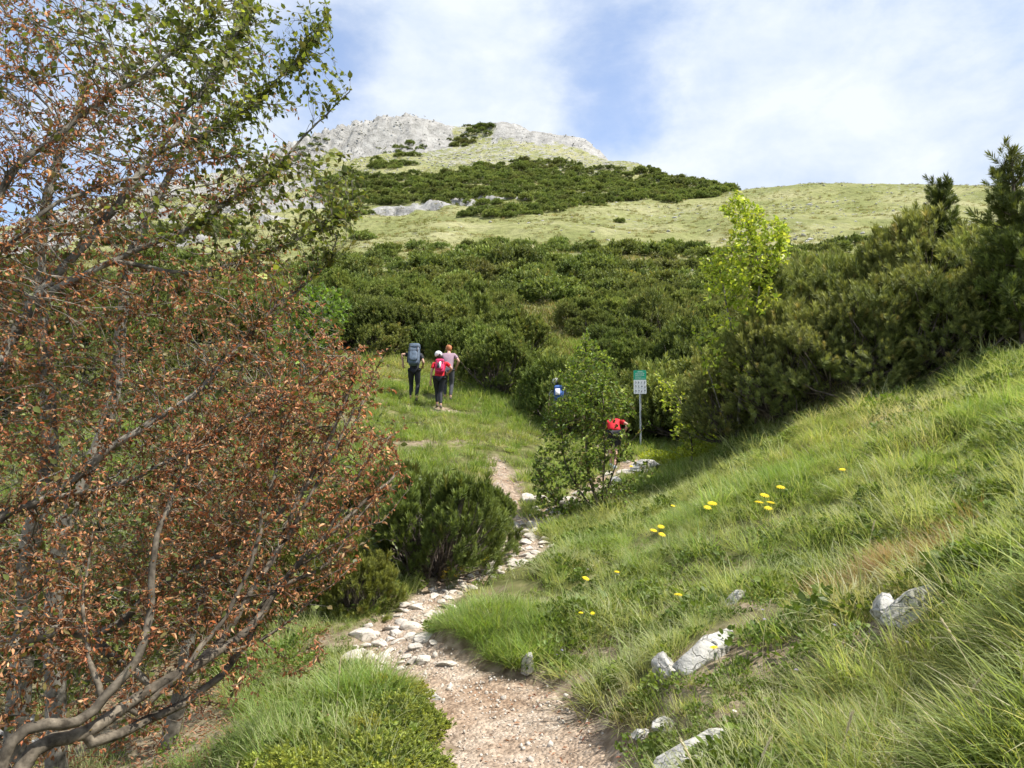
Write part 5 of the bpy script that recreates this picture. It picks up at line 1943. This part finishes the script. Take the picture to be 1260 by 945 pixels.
# fallen beech leaves and litter under the beech
lv, lf = leaf_template('curl')
lit = [mesh_np('fallen_leaf', lv * np.array([1, 1, .7]), lf, M_leaf_dry, np.tile(c, (len(lv), 1))) for c in ((.30, .15, .08), (.22, .10, .06), (.38, .22, .13))]
x, y = fan(9000, 3.0, 8.5, -38, -13)
keep = trail_dist(x, y) > .3
x2 = T0[:, 0][g_.integers(0, 90, 160)] + g_.normal(0, .35, 160)
x, y = x[keep], y[keep]
xe = g_.uniform(-.3, .7, 130); ye = g_.uniform(3.0, 5.6, 130)
x = np.concatenate([x, xe]); y = np.concatenate([y, ye])
n = len(x)
scatter('fallen_leaves', 'rusty fallen beech leaves on the ground under the beech and on the path', 'leaf litter', np.stack([x, y, Garr(x, y) + .03], 1), g_.uniform(-.6, .6, (n, 3)) + np.stack([np.zeros(n), np.zeros(n), g_.uniform(0, 6, n)], 1),
        g_.uniform(.025, .045, n), g_.integers(0, 3, n), lit)

# tall dry grass stalks with seed heads (things: one can count them)
M_straw = plain_mat('dry_straw', (.55, .47, .27), .7, var=.15)


def stalk_mesh(seed, h, bend):
    g = np.random.default_rng(seed)
    t_ = np.linspace(0, 1, 9)
    P = np.stack([bend * t_ ** 2, .03 * np.sin(t_ * 3) * bend, h * t_ * (1 - .15 * abs(bend) * t_)], 1)
    paths = [(P, np.linspace(.0016, .0009, 9))]
    for k_ in range(16):
        i = 1 - k_ * .011
        c = np.array([np.interp(i, t_, P[:, j]) for j in range(3)])
        d = (P[-1] - P[-2]); d /= np.linalg.norm(d)
        a = k_ * 2.4
        q = np.array([c, c + d * .010 + np.array([math.cos(a), math.sin(a), 0]) * .0035, c + d * .022 + np.array([math.cos(a), math.sin(a), 0]) * .002])
        paths.append((q, np.array([.0008, .0024, .0004])))
    v, f = tubes(paths, 5)
    return mesh_np('stalk', v, f, M_straw, smooth=True)


STK = [(292, 3.55, .50, .05, 'tall pale grass stalk nearest the lower left corner of the juniper'), (300, 3.6, .46, .09, 'pale stalk leaning right beside the tallest left stalk'), (285, 3.62, .42, -.08, 'pale stalk leaning left of the tallest left stalk'),
       (420, 4.3, .50, .02, 'upright pale seed stalk above the juniper near the path'), (250, 3.7, .36, -.12, 'short bent seed stalk left of the stalk group'),
       (868, 2.75, .34, -.10, 'pale bent stalk in the lower right foreground grass'), (900, 2.7, .36, .10, 'second pale bent stalk in the lower right foreground'), (1010, 2.75, .38, .06, 'pale stalk in the foreground tuft at lower right'),
       (1130, 2.8, .42, .14, 'arching stalk over the foreground tuft at lower right'), (1200, 2.9, .40, -.12, 'stalk leaning left near the right photo edge'), (930, 4.2, .32, .05, 'thin stalk behind the flat pale slab'), (1060, 5.2, .34, .05, 'thin pale stalk on the middle of the right bank')]
for i, (px, r, h, b, lab) in enumerate(STK):
    o = link('grass_stalk', stalk_mesh(600 + i, h, b))
    o.location = on_ground(px, r); o.rotation_euler = (0, 0, random.uniform(-.5, .5))
    tag(o, lab, 'grass stalk')

# ------------------------------------------------------------------ flowers
M_pet = foliage_mat('yellow_petal', (.82, .60, .015), (.85, .66, .02), trans=.25, rough=.5, obj_var=.08, attr=False, tcol=(1, .9, .4))
M_blue = foliage_mat('lilac_petal', (.34, .32, .62), (.42, .38, .62), trans=.25, rough=.5, obj_var=.1, attr=False, tcol=(1, 1, 1))
M_white = foliage_mat('white_petal', (.75, .74, .72), (.7, .68, .66), trans=.25, rough=.5, obj_var=.1, attr=False, tcol=(1, 1, 1))
M_eye = plain_mat('flower_eye', (.75, .38, .01), .8)
M_stem = plain_mat('green_stem', (.11, .17, .04), .6)


def flower_meshes(rad, petals=13, rows=2, domed=.25):
    VV, FF = [], []
    off = 0
    for rw in range(rows):
        for k_ in range(petals):
            a = (k_ + rw * .5) * 2 * math.pi / petals
            L = rad * (1 - .22 * rw)
            w_ = rad * .20
            c, s = math.cos(a), math.sin(a)
            pts = []
            for (u, wd, z) in ((.1, .4, 0), (.55, 1, domed * .5), (.9, .9, domed * .45), (1.0, .35, domed * .3)):
                for sg in (-1, 1):
                    pts.append((c * u * L - s * sg * wd * w_ * .5, s * u * L + c * sg * wd * w_ * .5, z * rad + rw * rad * .12))
            VV += pts
            for q in range(3):
                FF.append((off + q * 2, off + q * 2 + 1, off + q * 2 + 3, off + q * 2 + 2))
            off += 8
    return np.array(VV), np.array(FF)


def disc_mesh(rad):
    n = 12
    V = [(0, 0, rad * .6)]
    for ring, (rr_, zz) in enumerate(((.6, .5), (1, .05))):
        for k_ in range(n):
            a = k_ * 2 * math.pi / n
            V.append((math.cos(a) * rad * rr_, math.sin(a) * rad * rr_, rad * zz))
    F3 = np.array([[0, 1 + k_, 1 + (k_ + 1) % n] for k_ in range(n)])
    F4 = np.array([[1 + k_, 1 + n + k_, 1 + n + (k_ + 1) % n, 1 + (k_ + 1) % n] for k_ in range(n)])
    return np.array(V), [F3, F4]


def flower(px, py, label, rad=.020, stem=.14, mat=None, cat='flower', r=None, tilt=(.3, .1), name='yellow_flower', group=None):
    """the head stands near photo pixel (px, py) on a stem of the given height"""
    if r is None:
        r = base_r(px, py + 8 + stem * 100, 2.2, 40) or 6
        for _ in range(4):
            p = on_ground(px, r)
            hx, hy = project(np.array([p.x]), np.array([p.y]), np.array([p.z + stem]))
            r = max(2.2, r * (1 + (float(hy[0]) - py) * 0.0025))
    p = on_ground(px, r)
    e = empty(name, (p.x, p.y, p.z), random.uniform(-.4, .4))
    v, f = tubes([(np.array([[0, 0, -.01], [.006, 0, stem * .5], [0, 0, stem]]), np.array([.0018, .0016, .0014]))], 5)
    link('stem', mesh_np('stem', v, f, M_stem, smooth=True), e)
    k_ = 1.0
    v, f = flower_meshes(rad)
    h = link('petals', mesh_np('petals', v, f, mat or M_pet), e, (0, 0, stem))
    h.rotation_euler = (tilt[0] + random.uniform(-.2, .2), tilt[1] + random.uniform(-.2, .2), 0)
    dv, df = disc_mesh(rad * .30)
    d = link('flower_eye', mesh_np('flower_eye', dv, df, M_eye, smooth=True), h, (0, 0, rad * .12))
    tag(e, label, cat, group)
    return e


FL = [(874, 620, 'upper one of two yellow flowers above the pale slab', .034), (868, 625, 'lower one of two yellow flowers above the pale slab', .028),
      (958, 600, 'rightmost yellow flower of the five flower cluster on the bank', .030), (938, 610, 'topmost middle yellow flower of the five flower cluster on the bank', .032), (931, 620, 'leftmost yellow flower of the five flower cluster on the bank', .030),
      (945, 619, 'middle yellow flower of the five flower cluster on the bank', .028), (942, 626, 'lowest yellow flower of the five flower cluster on the bank', .026),
      (811, 648, 'topmost yellow flower of the cluster left of the slab', .028), (802, 653, 'left yellow flower of the cluster left of the slab', .028), (812, 658, 'lowest yellow flower of the cluster left of the slab', .028), (1034, 578, 'single small yellow flower high on the right bank', .022),
      (719, 712, 'large single yellow flower halfway up beside the path', .026), (757, 704, 'small yellow flower right of the large single one', .018), (831, 733, 'wide yellow flower leaning over the bank edge', .024),
      (872, 797, 'yellow flower in front of the flat pale slab', .016), (713, 757, 'left one of two small yellow flowers on the bank above the path', .014), (727, 757, 'right one of two small yellow flowers on the bank above the path', .014),
      (344, 940, 'yellow flower at the bottom edge of the juniper', .014), (776, 570, 'tiny yellow flower on the far turf below the sign', .03), (826, 622, 'faint yellow flower at the upper end of the bank', .02)]
for px, py, lab, rad in FL:
    flower(px, py, lab, rad=rad * 1.4, stem=.20 if py > 640 else .28)
for i, (px, py) in enumerate(((932, 750), (934, 762), (970, 824), (1018, 769), (684, 805), (1150, 742), (690, 800), (1104, 790))):
    flower(px, py, 'small lilac flower in the grass of the right bank', rad=.010, stem=.08, mat=M_blue, name='lilac_flower', group='lilac flowers of the bank')
for i, (px, py) in enumerate(((735, 690), (745, 692), (751, 688), (722, 700), (714, 704), (728, 696), (895, 875), (706, 700))):
    flower(px, py, 'tiny whitish flower in the turf above the path', rad=.012, stem=.05, mat=M_white, name='white_flower', group='whitish flowers of the turf')

# yellow spurge beside the trail: many heads on a few stems
def spurge(px, r, label, n=14, spread=.12, h=.24):
    g = np.random.default_rng(int(px))
    p = on_ground(px, r)
    e = empty('yellow_spurge', p)
    paths = []; VV, FF, off = [], [], 0
    for i in range(n):
        a = g.uniform(0, 6.28); q = spread * math.sqrt(g.uniform(0, 1))
        top = np.array([math.cos(a) * q, math.sin(a) * q, h * g.uniform(.6, 1)])
        paths.append((np.array([top * [.3, .3, 0], top * [.7, .7, .6], top]), np.array([.002, .0018, .0015])))
        for k_ in range(9):
            v, f = flower_meshes(.016, 5, 1)
            v = v + top + g.normal(0, .018, 3) * [1, 1, .5]
            VV.append(v); FF.append(f + off); off += len(v)
    v, f = tubes(paths, 4)
    link('stems', mesh_np('stems', v, f, M_stem, smooth=True), e)
    link('flower_heads', mesh_np('flower_heads', np.concatenate(VV), np.concatenate(FF), M_pet), e)
    tag(e, label, 'flower')


spurge(556, 8.6, 'clump of yellow spurge in front of the dark pine left of the trail', 16, .14, .26)
spurge(600, 9.6, 'tiny sprig of yellow spurge by the stones left of the trail', 4, .06, .15)

# ------------------------------------------------------------------ hiking sign
M_metal = plain_mat('galvanised_post', (.50, .51, .52), .45, .6, .08)
M_sign_w = plain_mat('white_sign_enamel', (.80, .80, .79), .4, 0, .02)
M_sign_g = plain_mat('green_sign_enamel', (.02, .36, .20), .4, 0, .02)
M_ink = plain_mat('dark_print', (.06, .07, .08), .6)
M_back = plain_mat('sign_back', (.42, .43, .44), .5, .3, .05)


def box(x0, x1, y0, y1, z0, z1):
    V = np.array([(x, y, z) for x in (x0, x1) for y in (y0, y1) for z in (z0, z1)], float)
    Fc = np.array([[0, 1, 3, 2], [4, 6, 7, 5], [0, 4, 5, 1], [2, 3, 7, 6], [0, 2, 6, 4], [1, 5, 7, 3]])
    return V, Fc


def boxes(lst):
    VV, FF, off = [], [], 0
    for b in lst:
        v, f = box(*b)
        VV.append(v); FF.append(f + off); off += 8
    return np.concatenate(VV), np.concatenate(FF)


def rplate(x0, x1, z0, z1, y0, y1, rad, corners=(1, 1, 1, 1), seg=5):
    pts = []
    for (cx, cz, a0, on) in ((x1 - rad, z1 - rad, 0, corners[0]), (x0 + rad, z1 - rad, 90, corners[1]), (x0 + rad, z0 + rad, 180, corners[2]), (x1 - rad, z0 + rad, 270, corners[3])):
        if on:
            for k_ in range(seg + 1):
                a = R(a0 + 90 * k_ / seg)
                pts.append((cx + rad * math.cos(a), cz + rad * math.sin(a)))
        else:
            sx = 1 if a0 in (0, 270) else -1; sz = 1 if a0 in (0, 90) else -1
            pts.append((cx + sx * rad, cz + sz * rad))
    n = len(pts)
    V = np.array([(x, y0, z) for x, z in pts] + [(x, y1, z) for x, z in pts])
    return V, n


def plate_mesh(name, x0, x1, z0, z1, y0, y1, rad, corners, mat):
    V, n = rplate(x0, x1, z0, z1, y0, y1, rad, corners)
    me = bpy.data.meshes.new(name)
    me.from_pydata([tuple(v) for v in V], [], [list(range(n)), list(range(2 * n - 1, n - 1, -1))] + [[(i + 1) % n, i, n + i, n + (i + 1) % n] for i in range(n)])
    me.materials.append(mat)
    me.update()
    return me


ps = on_ground(788, 20.3)
sg = empty('hiking_sign', ps, R(-6))
tag(sg, 'hiking sign with green header and white pictogram panel on a grey metal post', 'sign')
H_s = 1.98
v, f = tubes([(np.array([[0, 0, -.2], [0, 0, 1.0], [0, 0, H_s - .02]]), np.array([.027, .027, .027]))], 16)
link('post', mesh_np('post', v, f, M_metal, smooth=True), sg)
v, f = boxes([(-.05, .05, -.038, -.028, z, z + .035) for z in (H_s - .52, H_s - .16)])
link('bracket', mesh_np('bracket', v, f, M_metal), sg)
zt, zm, zb = H_s + .02, H_s - .23, H_s - .60
wd = .165
link('panel_back', plate_mesh('panel_back', -wd, wd, zb, zt, -.046, -.039, .025, (1, 1, 1, 1), M_back), sg)
gp_ = link('green_header', plate_mesh('green_header', -wd + .002, wd - .002, zm, zt - .002, -.0515, -.047, .023, (1, 1, 0, 0), M_sign_g), sg)
wp_ = link('white_panel', plate_mesh('white_panel', -wd + .002, wd - .002, zb + .002, zm - .0015, -.0515, -.047, .023, (0, 0, 1, 1), M_sign_w), sg)
g = np.random.default_rng(4)
bars = []
for (z, x0, x1, hgt) in ((zt - .050, -.06, .075, .016), (zt - .085, -.12, .12, .012), (zt - .125, -.12, .10, .010), (zt - .150, -.12, .11, .010), (zt - .185, -.12, .03, .010), (zt - .215, -.12, .12, .009)):
    x = x0
    while x < x1:
        l = g.uniform(.010, .034)
        bars.append((x, min(x + l, x1), -.0540, -.0525, z, z + hgt * .55)); x += l + .007
v, f = boxes(bars)
link('header_text', mesh_np('header_text', v, f, M_sign_w), gp_)
pic = []
for row in range(3):
    for cI in range(4):
        cx = -.115 + cI * .077; cz = zm - .065 - row * .115
        for k_ in range(5):
            a = g.uniform(-.016, .012); b = g.uniform(-.026, .02)
            pic.append((cx + a, cx + a + g.uniform(.007, .017), -.0540, -.0525, cz + b, cz + b + g.uniform(.007, .02)))
        pic.append((cx - .016, cx + .016, -.0540, -.0525, cz - .036, cz - .032))
v, f = boxes(pic)
link('pictograms', mesh_np('pictograms', v, f, M_ink), wp_)

# ------------------------------------------------------------------ people
M_skin = plain_mat('skin', (.52, .31, .22), .5, var=.05, scale=40)
M_black = plain_mat('black_leggings', (.018, .019, .024), .7, var=.2)
M_dkgrey = plain_mat('charcoal_trousers', (.07, .072, .08), .8, var=.25, scale=12)
M_red = plain_mat('red_shirt', (.55, .015, .025), .75, var=.12, scale=10)
M_mauve = plain_mat('mauve_shirt', (.30, .20, .24), .75, var=.12, scale=10)
M_grey_s = plain_mat('grey_shirt', (.30, .31, .33), .8, var=.12, scale=10)
M_cap = plain_mat('white_cap', (.78, .74, .74), .7, var=.04)
M_hair_r = plain_mat('auburn_hair', (.36, .13, .045), .55, var=.3, scale=60)
M_hair_d = plain_mat('dark_hair', (.05, .035, .025), .55, var=.3, scale=60)
M_shoe = plain_mat('hiking_boot', (.16, .13, .11), .8, var=.2)
M_shoe_w = plain_mat('light_trainer', (.50, .60, .62), .7, var=.2)
M_pink = plain_mat('pink_backpack_cloth', (.62, .03, .12), .7, var=.15, scale=12, bump=.004)
M_navy = plain_mat('slate_backpack_cloth', (.085, .115, .155), .7, var=.3, scale=14, bump=.006)
M_strap = plain_mat('dark_strap', (.03, .03, .035), .7)
M_lips = plain_mat('lips', (.42, .14, .12), .5)
M_eyes = plain_mat('eyes', (.03, .02, .02), .3)


def skin_mesh(name, pts, edges, rad, mat, sub=1):
    me = bpy.data.meshes.new(name + '_cage')
    me.from_pydata([tuple(p) for p in pts], edges, [])
    o = bpy.data.objects.new(name + '_cage', me)
    COL.objects.link(o)
    o.modifiers.new('s', 'SKIN')
    for i, s in enumerate(me.skin_vertices[0].data):
        r_ = rad[i]
        s.radius = (r_, r_) if np.isscalar(r_) else r_
        s.use_root = (i == 0)
    sb = o.modifiers.new('sub', 'SUBSURF'); sb.levels = sub; sb.render_levels = sub
    dg = bpy.context.evaluated_depsgraph_get()
    dg.update()
    out_ = bpy.data.meshes.new_from_object(o.evaluated_get(dg))
    out_.name = name
    bpy.data.objects.remove(o)
    bpy.data.meshes.remove(me)
    out_.materials.clear(); out_.materials.append(mat)
    out_.polygons.foreach_set('use_smooth', np.ones(len(out_.polygons), bool))
    return out_


def ellipsoid(c, r, rot=None, n=16, m=12):
    u = np.linspace(0, 2 * np.pi, n, endpoint=False); v_ = np.linspace(0, np.pi, m)
    U, Vv = np.meshgrid(u, v_)
    P = np.stack([np.cos(U) * np.sin(Vv) * r[0], np.sin(U) * np.sin(Vv) * r[1], np.cos(Vv) * r[2]], -1).reshape(-1, 3)
    if rot is not None: P = P @ np.array(rot.to_3x3()).T
    P = P + np.array(c)
    i, j = np.meshgrid(np.arange(m - 1), np.arange(n), indexing='ij')
    f = np.stack([i * n + j, (i + 1) * n + j, (i + 1) * n + (j + 1) % n, i * n + (j + 1) % n], -1).reshape(-1, 4)
    return P, f


def merge(*vf):
    VV, FF, off = [], [], 0
    for v, f in vf:
        VV.append(v); FF.append(f + off); off += len(v)
    return np.concatenate(VV), np.concatenate(FF)


def person(px, r, label, J, shirt, pants, shoes, hair=None, cap=None, yaw=0.0, shorts=False, gender=1.0, z_off=0.0):
    """J: joints in metres, x right, y away from the camera, z up from the ground"""
    p = on_ground(px, r)
    e = empty('person', (p.x, p.y, p.z + z_off), yaw)
    tag(e, label, 'person')
    V3 = lambda k_: np.array(J[k_], float)
    pel, spi, che, nek, hed = V3('pelvis'), V3('spine'), V3('chest'), V3('neck'), V3('head')
    pts = [pel, spi, che, nek, hed - (hed - nek) * .35, hed, hed + (hed - nek) / np.linalg.norm(hed - nek) * .07]
    rad = [(.115, .10), (.105, .085), (.13, .095), .050, .052, (.076, .088), (.062, .07)]
    edges = [(0, 1), (1, 2), (2, 3), (3, 4), (4, 5), (5, 6)]

    def add(p_, r_, par_):
        pts.append(np.array(p_, float)); rad.append(r_); edges.append((par_, len(pts) - 1))
        return len(pts) - 1
    for sd_ in ('l', 'r'):
        sg_ = -1 if sd_ == 'l' else 1
        sh, el, wr = V3('sh' + sd_), V3('el' + sd_), V3('wr' + sd_)
        i = add(sh, .050, 2)
        i = add((sh + el) / 2, .043, i)
        i = add(el, .036, i)
        i = add(el * .6 + wr * .4, .035, i)
        i = add(wr, .023, i)
        d = wr - el; d /= np.linalg.norm(d)
        side = np.cross(d, [0, 1, .2]); side /= np.linalg.norm(side)
        palm = wr + d * .055
        ip = add(palm, (.032, .018), i)
        for q, ln in ((-.027, .062), (-.009, .075), (.009, .070), (.026, .056)):
            b_ = add(palm + side * q + d * .03, .0085, ip)
            b_ = add(palm + side * q * 1.2 + d * (.03 + ln * .5), .008, b_)
            add(palm + side * q * 1.2 + d * (.03 + ln * .85) + np.array([0, .02, 0]), .0065, b_)
        b_ = add(wr + d * .03 - side * .032, .010, i)
        add(wr + d * .065 - side * .052 + np.array([0, .01, 0]), .009, b_)
        hp, kn, an = V3('hp' + sd_), V3('kn' + sd_), V3('an' + sd_)
        i = add(hp, .090, 0)
        i = add((hp + kn) / 2, .078, i)
        i = add(kn, .054, i)
        i = add(kn * .65 + an * .35, .056, i)
        i = add(an, .034, i)
        toe = V3('to' + sd_) if 'to' + sd_ in J else an + np.array([0, .16, -.05])
        add(an * .35 + toe * .65, .032, i)
    body = link('body', skin_mesh('body', pts, edges, rad, M_skin, 2), e)
    # face: turned where the head looks
    fd = np.array(J.get('look', (0, 1, 0)), float); fd /= np.linalg.norm(fd)
    rt = np.cross(fd, [0, 0, 1]); rt /= np.linalg.norm(rt)
    nose = tubes([(np.array([hed + fd * .075 + [0, 0, .02], hed + fd * .102 + [0, 0, -.012], hed + fd * .085 + [0, 0, -.022]]), np.array([.006, .013, .008]))], 6)
    ears = [ellipsoid(hed + rt * s_ * .078 - fd * .005, (.014, .020, .030)) for s_ in (-1, 1)]
    v, f = merge(nose, *ears)
    link('face', mesh_np('face', v, f, M_skin, smooth=True), e)
    v, f = merge(*[ellipsoid(hed + rt * s_ * .030 + fd * .080 + [0, 0, .012], (.010, .010, .007)) for s_ in (-1, 1)])
    link('eyes', mesh_np('eyes', v, f, M_eyes, smooth=True), e)
    v, f = ellipsoid(hed + fd * .076 + np.array([0, 0, -.045]), (.020, .012, .007))
    link('mouth', mesh_np('mouth', v, f, M_lips, smooth=True), e)
    # shirt: torso and short sleeves in one surface
    sp = [pel * 1.35 - spi * .35, pel * .5 + spi * .5, spi, che, nek * .55 + che * .45]
    sr = [(.158, .138), (.150, .128), (.140, .118), (.158, .122), .075]
    se = [(0, 1), (1, 2), (2, 3), (3, 4)]
    for sd_ in ('l', 'r'):
        sh, el = V3('sh' + sd_), V3('el' + sd_)
        sp.append(sh); sr.append(.066); se.append((3, len(sp) - 1))
        sp.append(sh * .35 + el * .65); sr.append(.058); se.append((len(sp) - 2, len(sp) - 1))
    link('shirt', skin_mesh('shirt', sp, se, sr, shirt, 2), e)
    # trousers
    sp = [pel * .7 + spi * .3]; sr = [(.142, .125)]; se = []
    for sd_ in ('l', 'r'):
        hp, kn, an = V3('hp' + sd_), V3('kn' + sd_), V3('an' + sd_)
        for q, rr_, pr in ((hp, .105, 0), ((hp + kn) / 2, .088, None), (kn, .064, None)) + (() if shorts else ((kn * .6 + an * .4, .062, None), (an * .92 + kn * .08, .046, None))):
            sp.append(q); sr.append(rr_); se.append((0 if pr == 0 else len(sp) - 2, len(sp) - 1))
    link('shorts' if shorts else 'trousers', skin_mesh('trousers', sp, se, sr, pants, 2), e)
    for sd_ in ('l', 'r'):
        an = V3('an' + sd_)
        toe = V3('to' + sd_) if 'to' + sd_ in J else an + np.array([0, .16, -.05])
        heel = an + np.array([0, -.045, -.045])
        link('boot', skin_mesh('boot', [an + [0, 0, .03], an + [0, 0, -.03], heel, toe * .6 + an * .4 + [0, 0, -.02], toe], [(0, 1), (1, 2), (1, 3), (3, 4)], [.046, .048, .040, .044, .034], shoes, 2), e)
    up = (hed - nek); up /= np.linalg.norm(up)
    if hair is not None:
        v, f = merge(ellipsoid(hed + up * .035 - fd * .022, (.098, .098, .100)), ellipsoid(hed - fd * .07 - up * .02, (.062, .055, .085))) if cap is None else merge(ellipsoid(hed - fd * .045 - up * .035, (.080, .060, .060)), ellipsoid(hed - fd * .12 - up * .03, (.028, .028, .07)))
        k_ = fbm(v[:, 0] * 30, v[:, 2] * 30, 2, 3)
        link('hair', mesh_np('hair', v + k_[:, None] * .008, f, hair, smooth=True), e)
    if cap is not None:
        v, f = merge(ellipsoid(hed + up * .045, (.108, .112, .098)), ellipsoid(hed + fd * .13 + up * .035, (.070, .075, .010)))
        link('cap', mesh_np('cap', v, f, cap, smooth=True), e)
        v, f = ellipsoid(hed - fd * .085 + up * .015, (.022, .012, .012))
        link('cap_strap', mesh_np('cap_strap', v, f, M_strap, smooth=True), e)
    return e, p


def backpack(e, J, label, mat, w_=.30, h=.50, d=.20, detail=None, sink=0.0, flap=None):
    """stands against the back of the person; top level, in world space"""
    che, pel = np.array(J['chest'], float), np.array(J['pelvis'], float)
    up = (np.array(J['neck'], float) - pel); up /= np.linalg.norm(up)
    back = np.cross([1, 0, 0], up) * -1.0
    if back[1] > 0: back = -back
    c = che * .75 + pel * .25 + back * (.11 + d * .5) + up * sink
    M = Matrix(((1, back[0] * -1, up[0]), (0, -back[1], up[1]), (0, -back[2], up[2]))).to_4x4()
    M[0][3], M[1][3], M[2][3] = c
    root = bpy.data.objects.new('backpack', None); COL.objects.link(root)
    root.matrix_world = Matrix.LocRotScale(e.location, e.rotation_euler, None) @ M
    tag(root, label, 'backpack')

    def soft(cx, cy, cz, sx, sy, sz, pw=.45, nn=24, mm=16):
        u = np.linspace(0, 2 * np.pi, nn, endpoint=False); v_ = np.linspace(0, np.pi, mm)
        U, Vv = np.meshgrid(u, v_)
        f_ = lambda q: np.sign(q) * np.abs(q) ** pw
        P = np.stack([f_(np.cos(U)) * f_(np.sin(Vv)) * sx + cx, f_(np.sin(U)) * f_(np.sin(Vv)) * sy + cy, f_(np.cos(Vv)) * sz + cz], -1).reshape(-1, 3)
        P += (fbm(P[:, 0] * 14 + cz * 9, P[:, 2] * 14, 3, 8) * .018)[:, None] * np.array([.5, 1, .5])
        i, j = np.meshgrid(np.arange(mm - 1), np.arange(nn), indexing='ij')
        fc = np.stack([i * nn + j, (i + 1) * nn + j, (i + 1) * nn + (j + 1) % nn, i * nn + (j + 1) % nn], -1).reshape(-1, 4)
        return P, fc
    bag = link('bag', mesh_np('bag', *soft(0, 0, 0, w_ / 2, d / 2, h / 2), mat, smooth=True), root)
    link('lid', mesh_np('lid', *soft(0, -.01, h * .5, w_ * .48, d * .52, h * .13), flap or mat, smooth=True), root)
    link('front_pocket', mesh_np('front_pocket', *soft(0, -d * .5, -h * .12, w_ * .36, d * .2, h * .26), flap or mat, smooth=True), root)
    st = boxes([(-w_ * .36, -w_ * .30, -d * .62, -d * .60, -h * .35, h * .45), (w_ * .30, w_ * .36, -d * .62, -d * .60, -h * .35, h * .45), (-w_ * .45, w_ * .45, -d * .725, -d * .705, h * .14, h * .17)])
    link('strap', mesh_np('strap', *st, M_strap), root)
    if detail:
        for (nm, b, m_) in detail:
            link(nm, mesh_np(nm, *boxes([b]), m_), root)
    return root


# hiker with the slate backpack, left arm out
J1 = dict(pelvis=(0, 0, .90), spine=(0, .06, 1.05), chest=(0, .16, 1.24), neck=(0, .25, 1.40), head=(0, .33, 1.50),
          shl=(-.17, .19, 1.35), ell=(-.37, .10, 1.36), wrl=(-.34, .16, 1.10), shr=(.17, .19, 1.35), elr=(.25, .08, 1.12), wrr=(.21, .28, 1.03),
          hpl=(-.09, 0, .86), knl=(-.10, .16, .50), anl=(-.09, .04, .12), hpr=(.09, 0, .86), knr=(.10, .06, .47), anr=(.08, -.12, .10), look=(0, 1, -.2))
for q_ in ((509, 21.6), (540, 20.7), (752, 17.6), (788, 20.3), (1000, 11.5), (1150, 10.6), (1260, 9)):
    p_ = on_ground(*q_); print('foot', q_, [round(float(v_[0])) for v_ in project(np.array([p_.x]), np.array([p_.y]), np.array([p_.z]))])
e1, p1 = person(509, 21.9, 'hiker in black trousers walking uphill, left elbow held out, leftmost of the group', J1, M_black, M_black, M_shoe, hair=M_hair_d, z_off=.02)
backpack(e1, J1, 'tall slate blue backpack on the leftmost hiker', M_navy, .33, .60, .24, detail=[('reflective_patch', (.09, .12, -.135, -.128, .12, .2), M_cap), ('bottle', (-.19, -.15, -.03, .04, -.2, .02), M_strap)], sink=.03)
# hiker in red with white cap and pink backpack
J2 = dict(pelvis=(0, 0, .88), spine=(.01, .07, 1.03), chest=(.02, .17, 1.20), neck=(.01, .25, 1.37), head=(-.03, .27, 1.52),
          shl=(-.17, .19, 1.29), ell=(-.22, .10, 1.03), wrl=(-.24, .16, .80), shr=(.20, .19, 1.30), elr=(.34, .15, 1.14), wrr=(.24, .33, 1.05),
          hpl=(-.09, 0, .84), knl=(-.07, .20, .52), anl=(-.06, .16, .16), hpr=(.09, 0, .84), knr=(.04, .02, .46), anr=(.06, -.20, .10), look=(-.2, 1, -.1))
e2, p2 = person(540, 21.3, 'hiker in a red shirt and white cap, black leggings, wearing a pink backpack', J2, M_red, M_black, M_shoe, hair=M_hair_d, cap=M_cap, yaw=R(2), z_off=.02)
backpack(e2, J2, 'pink backpack with a white bottle pocket on the hiker in red', M_pink, .26, .36, .17, detail=[('bottle', (.00, .045, -.175, -.14, -.12, .07), M_cap), ('side_pocket', (-.06, -.005, -.165, -.14, -.12, .05), M_strap)], sink=-.05)
J3 = dict(J1); J3.update(head=(-.02, .34, 1.55), neck=(0, .25, 1.44), ell=(-.30, .2, 1.12), wrl=(-.42, .34, 1.12), elr=(.30, .10, 1.16), wrr=(.22, .26, 1.00), look=(-.5, .9, -.1))
e3, p3 = person(551, 22.2, 'auburn haired hiker in a mauve shirt, half hidden behind the one in red', J3, M_mauve, M_dkgrey, M_shoe, hair=M_hair_r, z_off=.02)
J4 = dict(J2)
e4, p4 = person(687, 20.6, 'hiker with white cap and white shirt glimpsed through the young beech bush', J4, M_grey_s, M_dkgrey, M_shoe, hair=M_hair_d, cap=M_cap, z_off=-.02)
backpack(e4, J4, 'blue and white backpack glimpsed through the young beech bush', plain_mat('blue_cloth', (.06, .14, .38), .7), .26, .36, .15, detail=[('white_pocket', (-.10, .02, -.16, -.13, -.12, .06), M_cap)])
# hiker bending forward in red, right elbow out, bare calves
J5 = dict(pelvis=(0, -.06, .86), spine=(-.01, .06, .98), chest=(-.03, .22, 1.06), neck=(-.06, .36, 1.10), head=(-.10, .46, 1.12),
          shl=(-.19, .25, 1.06), ell=(-.20, .30, .80), wrl=(-.12, .30, .62), shr=(.14, .24, 1.12), elr=(.33, .12, 1.02), wrr=(.22, .16, .82),
          hpl=(-.09, -.04, .82), knl=(-.10, .16, .50), anl=(-.08, .08, .14), hpr=(.09, -.04, .82), knr=(.06, .06, .46), anr=(-.02, -.16, .10), look=(-.2, 1, -.5))
e5, p5 = person(756, 17.7, 'hiker in red bending forward, right elbow out, partly behind the young beech', J5, M_red, M_black, M_shoe_w, hair=M_hair_d, shorts=True, z_off=.02)
